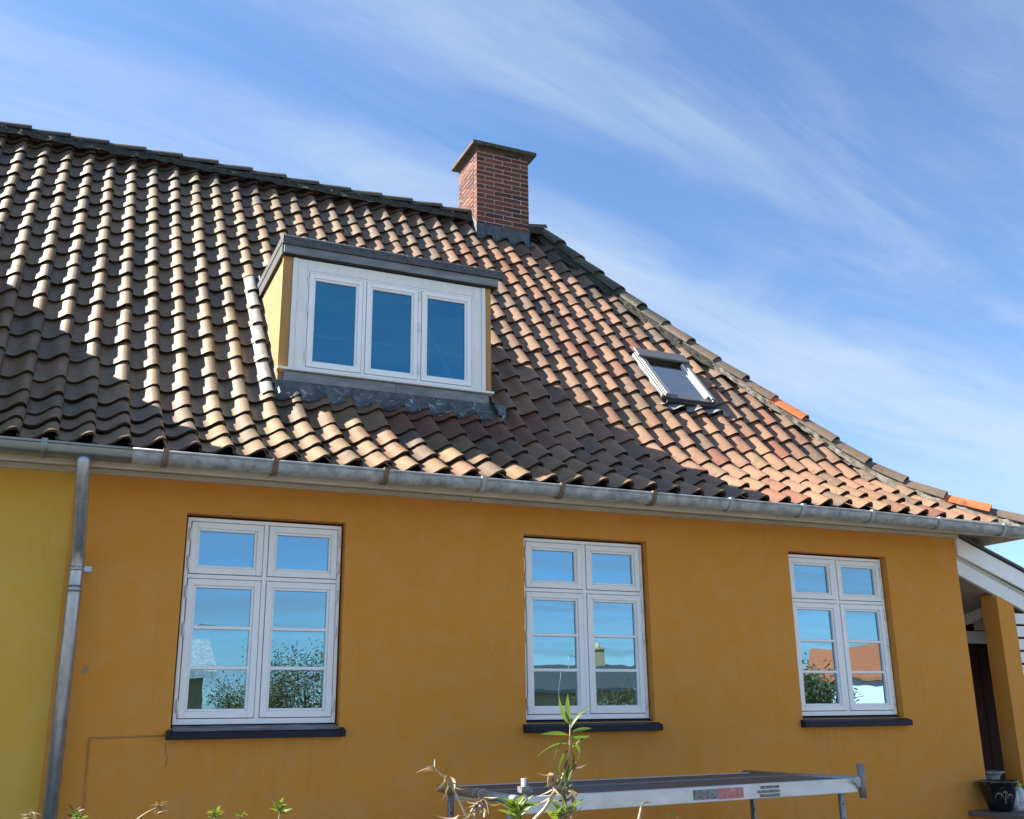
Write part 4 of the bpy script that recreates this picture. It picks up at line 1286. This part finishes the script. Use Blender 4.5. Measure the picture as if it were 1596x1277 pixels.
# ------------------------------------------------------------------ scaffold
sc = thing('scaffold', 'low rolling scaffold with aluminium rail and plywood deck before the wall', 'scaffold', (3.5, -1.05, 0))
ZD = 1.245
P_nl, P_nr, P_fr, P_fl = Vector((2.31, -1.64, ZD)), Vector((4.80, -1.38, ZD)), Vector((4.71, -0.40, ZD)), Vector((2.31, -0.56, ZD))
def SC(mb_, name, mat, bevel=0.0, parent=sc):
    o = mb_.build(name, mat, parent, bevel)
    if parent is sc: o.location = (-3.5, 1.05, 0)
    return o
def beam(p, q, w, h, side):     # box beam from p to q; top at p.z
    d = (q-p); s_ = Vector((side.x, side.y, 0)).normalized()*w
    m = MB(); z = Vector((0, 0, -h))
    m.hexa([p+z, q+z, q+s_+z, p+s_+z, p, q, q+s_, p+s_]); return m
xd = (P_nr-P_nl).normalized(); yd = Vector((-xd.y, xd.x, 0))
rail = SC(beam(P_nl+xd*0.06, P_nr, 0.035, 0.085, yd), 'side_rail', 'scaf_white', 0.004)
SC(beam(P_fl+xd*0.02, P_fr, 0.035, 0.085, -yd), 'side_rail', 'scaf_white', 0.004)
mid0 = (P_nl+P_fl)/2; mid1 = (P_nr+P_fr)/2
SC(beam(mid0+xd*0.05+Vector((0, 0, 0.004)), mid1+Vector((0, 0, 0.004)), 0.03, 0.06, yd), 'middle_rail', 'alu', 0.003)
def deckp(a, b, c, d, ins=0.0): 
    m = MB(); z = Vector((0, 0, -0.018)); t = Vector((0, 0, -0.004)); m.hexa([a+z, b+z, c+z, d+z, a+t, b+t, c+t, d+t]); return m
e = 0.037
SC(deckp(P_nl+yd*e+xd*0.08, P_nr+yd*e-xd*0.005, mid1-yd*0.003, mid0+xd*0.08-yd*0.003), 'deck_panel', 'deck')
SC(deckp(mid0+yd*0.033+xd*0.08, mid1+yd*0.033, P_fr-yd*e, P_fl+xd*0.08-yd*e), 'deck_panel', 'deck')
# end ledger tubes with couplers
zl = Vector((0, 0, -0.045))
for a, b in ((P_nl, P_fl), (P_nr-xd*0.02, P_fr-xd*0.02)):
    d = (b-a).normalized()
    SC(MB().tube([a-d*0.03+zl*0.3, b+d*0.05+zl*0.3], 0.026, 12), 'ledger', 'steel')
for t in (0.42, 0.50):
    p = P_nl.lerp(P_fl, t)+zl*0.3; d = (P_fl-P_nl).normalized()
    SC(MB().tube([p-d*0.018, p+d*0.018], 0.032, 12), 'coupler', 'steel')
m = MB(); p = P_nl+xd*0.07+yd*0.02
m.tube([p+Vector((0, 0, -0.07)), p+Vector((0, 0, 0.09))], 0.020, 10); m.box(p.x-0.03, p.x+0.03, p.y-0.03, p.y+0.03, p.z+0.02, p.z+0.05)
SC(m, 'clamp', 'black')
for k, (p, mt) in enumerate(((P_nl+yd*0.06+xd*0.0, 'steel'), (P_fl-yd*0.10, 'steel'), (P_nr-xd*0.13+yd*0.02, 'steel'), (P_fr-xd*0.08-yd*0.08, 'steel'))):
    m = MB(); m.tube([(p.x, p.y, 0.0), (p.x, p.y, ZD-0.03)], 0.019, 12)
    lg = SC(m, 'leg', mt)
    hm = MB()
    for zh in np.arange(0.2, 1.15, 0.09): hm.tube([(p.x-0.004, p.y-0.0205, zh), (p.x-0.004, p.y-0.0190, zh)], 0.006, 8)
    hh = hm.build('pin_holes', 'dark', lg)
    fm = MB(); fm.lathe([(0.0, 0), (0.045, 0), (0.045, 0.008), (0.024, 0.02), (0.024, 0.06), (0, 0.06)], (p.x, p.y, 0), 14); fm.build('foot', 'steel', lg)
# upright stub at the far right end
p = P_nr+xd*0.045
m = MB(); m.tube([p+Vector((0, 0, -0.12)), p+Vector((0, 0, 0.085))], 0.023, 14)
SC(m, 'upright', 'alu')
m = MB(); m.tube([P_nr-xd*0.01+zl, p+zl], 0.016, 10); SC(m, 'coupler', 'steel')
# worn sticker on the rail: black block, red block, black stripes
def sticker(t0, t1, z0, z1, mat, name):
    a = P_nl.lerp(P_nr, t0)-yd*0.0035; b = P_nl.lerp(P_nr, t1)-yd*0.0035
    m = MB(); y_ = yd*0.002
    m.hexa([a+Vector((0, 0, z0)), b+Vector((0, 0, z0)), b+y_+Vector((0, 0, z0)), a+y_+Vector((0, 0, z0)), a+Vector((0, 0, z1)), b+Vector((0, 0, z1)), b+y_+Vector((0, 0, z1)), a+y_+Vector((0, 0, z1))])
    m.build(name, mat, rail)
sticker(0.470, 0.540, -0.070, -0.016, 'black', 'sticker')
sticker(0.543, 0.620, -0.072, -0.014, 'red', 'sticker')
for z0, z1, t0, t1 in ((-0.030, -0.014, 0.675, 0.735), (-0.054, -0.038, 0.665, 0.735), (-0.078, -0.060, 0.672, 0.735)):
    sticker(t0, t1, z0, z1, 'black', 'sticker')

# ------------------------------------------------------------------ shrubs in the foreground
def ray_pt(px_, py_, dist):
    d = fw+r2*((px_-798)/F_PX)-u2*((py_-638.5)/F_PX)
    return CAM+d*dist
def shrub(label, cat, pts_px, dist, group=None, name='garden_shrub', rad=0.0045):
    tip = [ray_pt(a, b, dist) for a, b in pts_px]
    base = Vector((tip[0].x+rl.uniform(-0.05, 0.05), tip[0].y+rl.uniform(-0.05, 0.05), 0))
    s = thing(name, label, cat, base, group)
    path = [Vector((0, 0, 0)), (tip[0]-base)*0.5+Vector((0.02, 0.01, 0))]+[t-base for t in tip]
    n = len(path)
    MB().tube(path, [rad*(1.5-1.2*i/(n-1)) for i in range(n)], 8).build('stem', 'stem', s)
    return s, base, [t-base for t in tip]
right = r2; upv = u2; back = -fw
def sdir(a, tilt=0.0): return right*math.cos(a)+upv*math.sin(a)+back*tilt
# main leafy shoot
s1, b1, t1 = shrub('tall shoot with fresh lance-shaped green leaves before the scaffold', 'shrub', [(820, 1290), (848, 1262), (868, 1232), (884, 1195), (888, 1160), (889, 1120)], 2.5)
spec = [(889, 1130, 100, 1.15, 0), (887, 1128, 118, 1.1, 0), (889, 1138, 70, 0.95, 1), (886, 1146, 170, 0.95, 0), (890, 1142, 12, 0.85, 1), (887, 1150, 195, 0.85, 1), (889, 1150, -5, 0.8, 2),
        (886, 1160, 175, 1.0, 1), (890, 1158, -30, 0.95, 2), (888, 1168, 215, 0.8, 1), (890, 1170, -60, 0.9, 2), (889, 1180, 235, 0.85, 1), (891, 1182, -75, 0.8, 1), (887, 1195, 250, 0.7, 1), (892, 1165, 40, 0.6, 0),
        (884, 1205, 225, 0.6, 1), (886, 1210, 265, 0.6, 0), (878, 1215, 120, 0.55, 0)]
for (a, b, an, scl, cu) in spec:
    p = ray_pt(a, b, 2.5)-b1
    put_leaf(LEAF[cu], s1, p, sdir(math.radians(an), rl.uniform(-0.35, 0.45)), rl.uniform(-0.9, 0.9)+math.pi/2*0.5, scl*0.8)
for i in range(26):
    cx_, cy_ = rl.choice([(868, 1222), (878, 1228), (892, 1192), (864, 1210), (884, 1232)])
    p = ray_pt(cx_+rl.uniform(-7, 7), cy_+rl.uniform(-9, 9), 2.5)-b1
    put_leaf(DRY[rl.randrange(2)], s1, p, sdir(rl.uniform(-2.6, -0.5), rl.uniform(-0.5, 0.5)), rl.uniform(-3, 3), rl.uniform(0.6, 1.1), 'dry_leaf')
# second clump
def clump(label, px_list, dist, leafset, n, spread, scl, dry=0, group=None, cat='shrub', rad=0.005, up_bias=1.2):
    s, b, t = shrub(label, cat, px_list, dist, group, rad=rad)
    ax, ay = px_list[-1]
    for i in range(n):
        p = ray_pt(ax+rl.uniform(-spread, spread)*0.4, ay+rl.uniform(-2, spread*1.1), dist)-b
        put_leaf(leafset[rl.randrange(len(leafset))], s, p, sdir(math.pi/2+rl.uniform(-up_bias, up_bias), rl.uniform(-0.4, 0.4)), rl.uniform(-1, 1), scl*rl.uniform(0.7, 1.15))
    for i in range(dry):
        p = ray_pt(ax+rl.uniform(-spread, spread), ay+rl.uniform(-6, spread), dist)-b
        put_leaf(DRY[rl.randrange(2)], s, p, sdir(rl.uniform(-2.8, -0.3), rl.uniform(-0.5, 0.5)), rl.uniform(-3, 3), rl.uniform(0.6, 1.1), 'dry_leaf')
    return s, b
clump('bushy bright green sprout at the near left leg of the scaffold', [(812, 1300), (808, 1275), (806, 1262)], 2.4, LEAFY, 20, 20, 1.0)
clump('short leafy shoot with withered leaves below the tall green shoot', [(868, 1300), (872, 1285), (876, 1266)], 2.45, LEAFY, 14, 16, 0.9, 12)
s3, b3 = clump('dry brown twig with withered flower heads left of the scaffold', [(735, 1300), (726, 1270), (708, 1232), (697, 1215), (676, 1197)], 2.6, DRY, 5, 6, 0.6, 0, rad=0.0035)
for i in range(34):
    cx_, cy_ = rl.choice([(745, 1250), (736, 1262), (720, 1268), (752, 1246), (697, 1212), (830, 1268)])
    p = ray_pt(cx_+rl.uniform(-6, 6), cy_+rl.uniform(-6, 6), 2.6)-b3
    if cx_ != 830: put_leaf(DRY[rl.randrange(2)], s3, p, sdir(rl.uniform(-2.8, -0.2), rl.uniform(-0.5, 0.5)), rl.uniform(-3, 3), rl.uniform(0.6, 1.1), 'dry_leaf')
MB().tube([ray_pt(736, 1290, 2.6)-b3, ray_pt(742, 1262, 2.6)-b3, ray_pt(752, 1246, 2.6)-b3], [0.003, 0.0025, 0.0015], 6).build('twig', 'stem', s3)
clump('bare pale cut twig under the scaffold rail', [(990, 1300), (996, 1278), (1001, 1252), (1006, 1250)], 2.4, DRY, 2, 3, 0.4, rad=0.005)
clump('thin upright blade below the scaffold sticker', [(1054, 1300), (1057, 1285), (1056, 1270)], 2.4, SMALL, 2, 4, 0.8, rad=0.002)
clump('low sprig with yellow-green buds below the first window', [(432, 1300), (435, 1275), (437, 1256)], 2.8, SMALL, 16, 12, 0.9, rad=0.003)
clump('tiny yellow-green sprig beside the budded sprig below the first window', [(372, 1300), (375, 1285), (377, 1272)], 2.8, SMALL, 8, 8, 0.8, rad=0.003)
clump('yellow-green sprig between downpipe and first window', [(333, 1300), (336, 1282), (337, 1268)], 2.8, SMALL, 12, 9, 0.85, rad=0.003)
clump('dry pale twig slanting up below the first sill', [(205, 1300), (215, 1276), (228, 1267), (246, 1258)], 2.8, DRY, 12, 12, 0.6, rad=0.003)
clump('dry pale twig at the foot of the downpipe', [(80, 1300), (60, 1285), (46, 1268)], 2.8, DRY, 10, 8, 0.5, rad=0.003)
clump('small dark green sprig right of the downpipe foot', [(118, 1300), (117, 1285), (116, 1270)], 2.8, DARKL, 10, 9, 0.6, rad=0.003)
clump('small yellow sprig beside the dark green sprig by the downpipe', [(126, 1300), (125, 1285), (124, 1274)], 2.75, SMALL, 7, 6, 0.8, rad=0.003)

# ------------------------------------------------------------------ across the garden (seen mirrored in the panes)
def simple_house(name, label, loc, w, d, h, rise, wall, roofm, chim=None, rot=0.0, windows=True):
    t = thing(name, label, 'house', loc)
    t.rotation_euler = (0, 0, rot)
    MB().box(-w/2, w/2, -d/2, d/2, 0, h).build('wall', wall, t)
    m = MB(); m.prism([(-d/2-0.4, h-0.15), (0, h+rise), (d/2+0.4, h-0.15), (d/2+0.4, h+0.03), (0, h+rise+0.2), (-d/2-0.4, h+0.03)], 'x', -w/2-0.3, w/2+0.3)
    rf = m.build('roof', roofm, t)
    for gx in (-1, 1):
        m = MB(); m.prism([(-d/2, h), (d/2, h), (0, h+rise)], 'x', gx*(w/2-0.15), gx*w/2*0.9999); m.build('gable', wall, t)
    if chim is not None:
        m = MB(); m.box(chim-0.35, chim+0.35, -0.35, 0.35, h+rise-0.6, h+rise+1.0); m.box(chim-0.42, chim+0.42, -0.42, 0.42, h+rise+1.0, h+rise+1.12)
        m.lathe([(0.16, h+rise+1.12), (0.14, h+rise+1.5), (0.0, h+rise+1.5)], (chim, 0, 0), 12)
        m.build('chimney', 'ywall', rf)
    k = -w/2+1.0
    while windows and k < w/2-1.4:
        wn_ = MB().ring(k, k+1.1, 0.9, 2.1, 0.07, d/2+0.002, d/2+0.06).build('window', 'white', t)
        MB().box(k+0.06, k+1.04, d/2+0.004, d/2+0.03, 0.96, 2.04).build('pane', 'dark', wn_)
        k += 2.6
    return t
simple_house('bungalow', 'yellow brick bungalow with dark roof mirrored in the middle window', (29.5, -54, 0), 15, 8, 3.3, 1.3, 'ywall', 'droof', 3.5)
simple_house('villa', 'white rendered house with red roof mirrored in the window by the corner', (58.5, -57, 0), 8, 8, 4.0, 2.2, 'wwall', 'rroof', None, 0.9)
simple_house('garden_house', 'small white garden house mirrored in the window nearest the downpipe', (2.75, -23, 0), 2.2, 3, 2.9, 0.75, 'ywall', 'zinc', windows=False)

def tree(label, loc, h, cr, n, seed, name='garden_tree', leafm='tree_leaf', low=0.3, lsz=0.12):
    r = random.Random(seed)
    t = thing(name, label, 'tree', loc, None)
    tm = MB()
    tm.tube([(0, 0, 0), (0.05, 0.03, h*0.25), (0.0, 0.1, h*0.55)], [0.09*h/4, 0.07*h/4, 0.04*h/4], 10)
    ends = []
    for i in range(9):
        a = i*2.4; z0 = h*(0.22+0.035*i)
        e = Vector((math.cos(a)*cr*r.uniform(0.5, 0.9), math.sin(a)*cr*r.uniform(0.5, 0.9), h*r.uniform(0.5, 0.92)))
        mdl = Vector((e.x*0.45, e.y*0.45, (z0+e.z)/2+0.1))
        tm.tube([(0.03, 0.05, z0), mdl, e], [0.035*h/4, 0.022*h/4, 0.006*h/4], 6); ends += [e, mdl*0.5+e*0.5]
        for k in range(3):
            e2 = e*0.7+Vector((r.uniform(-1, 1), r.uniform(-1, 1), r.uniform(-0.3, 1)))*cr*0.45
            tm.tube([mdl*0.4+e*0.6, e2], [0.012*h/4, 0.004*h/4], 5); ends.append(e2)
    tm.build('trunk', 'bark', t)
    vs = []; fs = []
    for i in range(n):
        e = ends[r.randrange(len(ends))]
        g_ = Vector((r.gauss(0, 1), r.gauss(0, 1), r.gauss(0, 0.8)))*cr*0.17
        p = e+g_
        if p.z < low: continue
        u = Vector((r.gauss(0, 1), r.gauss(0, 1), r.gauss(0, 1))).normalized(); v = u.orthogonal().normalized()
        sz = lsz*r.uniform(0.5, 1.2); o_ = len(vs)
        vs += [p-u*sz, p+v*sz*0.4, p+u*sz, p-v*sz*0.4]; fs.append((o_, o_+1, o_+2, o_+3))
    cw = raw('crown', vs, fs, leafm, t, True)
    return t
tree('loose leafy tree mirrored in the right half of the window nearest the downpipe', (6.2, -20, 0), 4.1, 1.9, 9000, 5, lsz=0.04)
tree('low bushy tree mirrored beside the white garden house', (5.1, -21, 0), 2.9, 1.1, 9000, 6, low=0.2, lsz=0.04)
tree('round bush mirrored low in the middle window', (15.6, -21.5, 0), 2.5, 1.2, 8000, 8, name='garden_bush', low=0.1, lsz=0.05)
tree('dark tree mirrored in the left half of the window by the corner', (46, -50, 0), 5.0, 3.4, 7000, 9, lsz=0.14)
tree('broad tree standing far behind the bungalow', (22, -66, 0), 7.0, 4.2, 6000, 14, lsz=0.16)
def lamp_post(loc, label):
    t = thing('street_lamp', label, 'street lamp', loc)
    MB().tube([(0, 0, 0), (0, 0, 3.4), (0.03, 0, 4.6), (0.15, 0, 4.95), (0.5, 0, 5.0)], [0.045, 0.04, 0.03, 0.025, 0.022], 10).build('pole', 'steel', t)
    MB().box(0.48, 0.9, -0.07, 0.07, 4.96, 5.03).build('lamp_head', 'zinc', t, bevel=0.02)
lamp_post((4.6, -33, 0), 'tall grey street lamp mirrored in the window nearest the downpipe')
lamp_post((27.0, -47, 0), 'tall grey street lamp mirrored in the middle window')
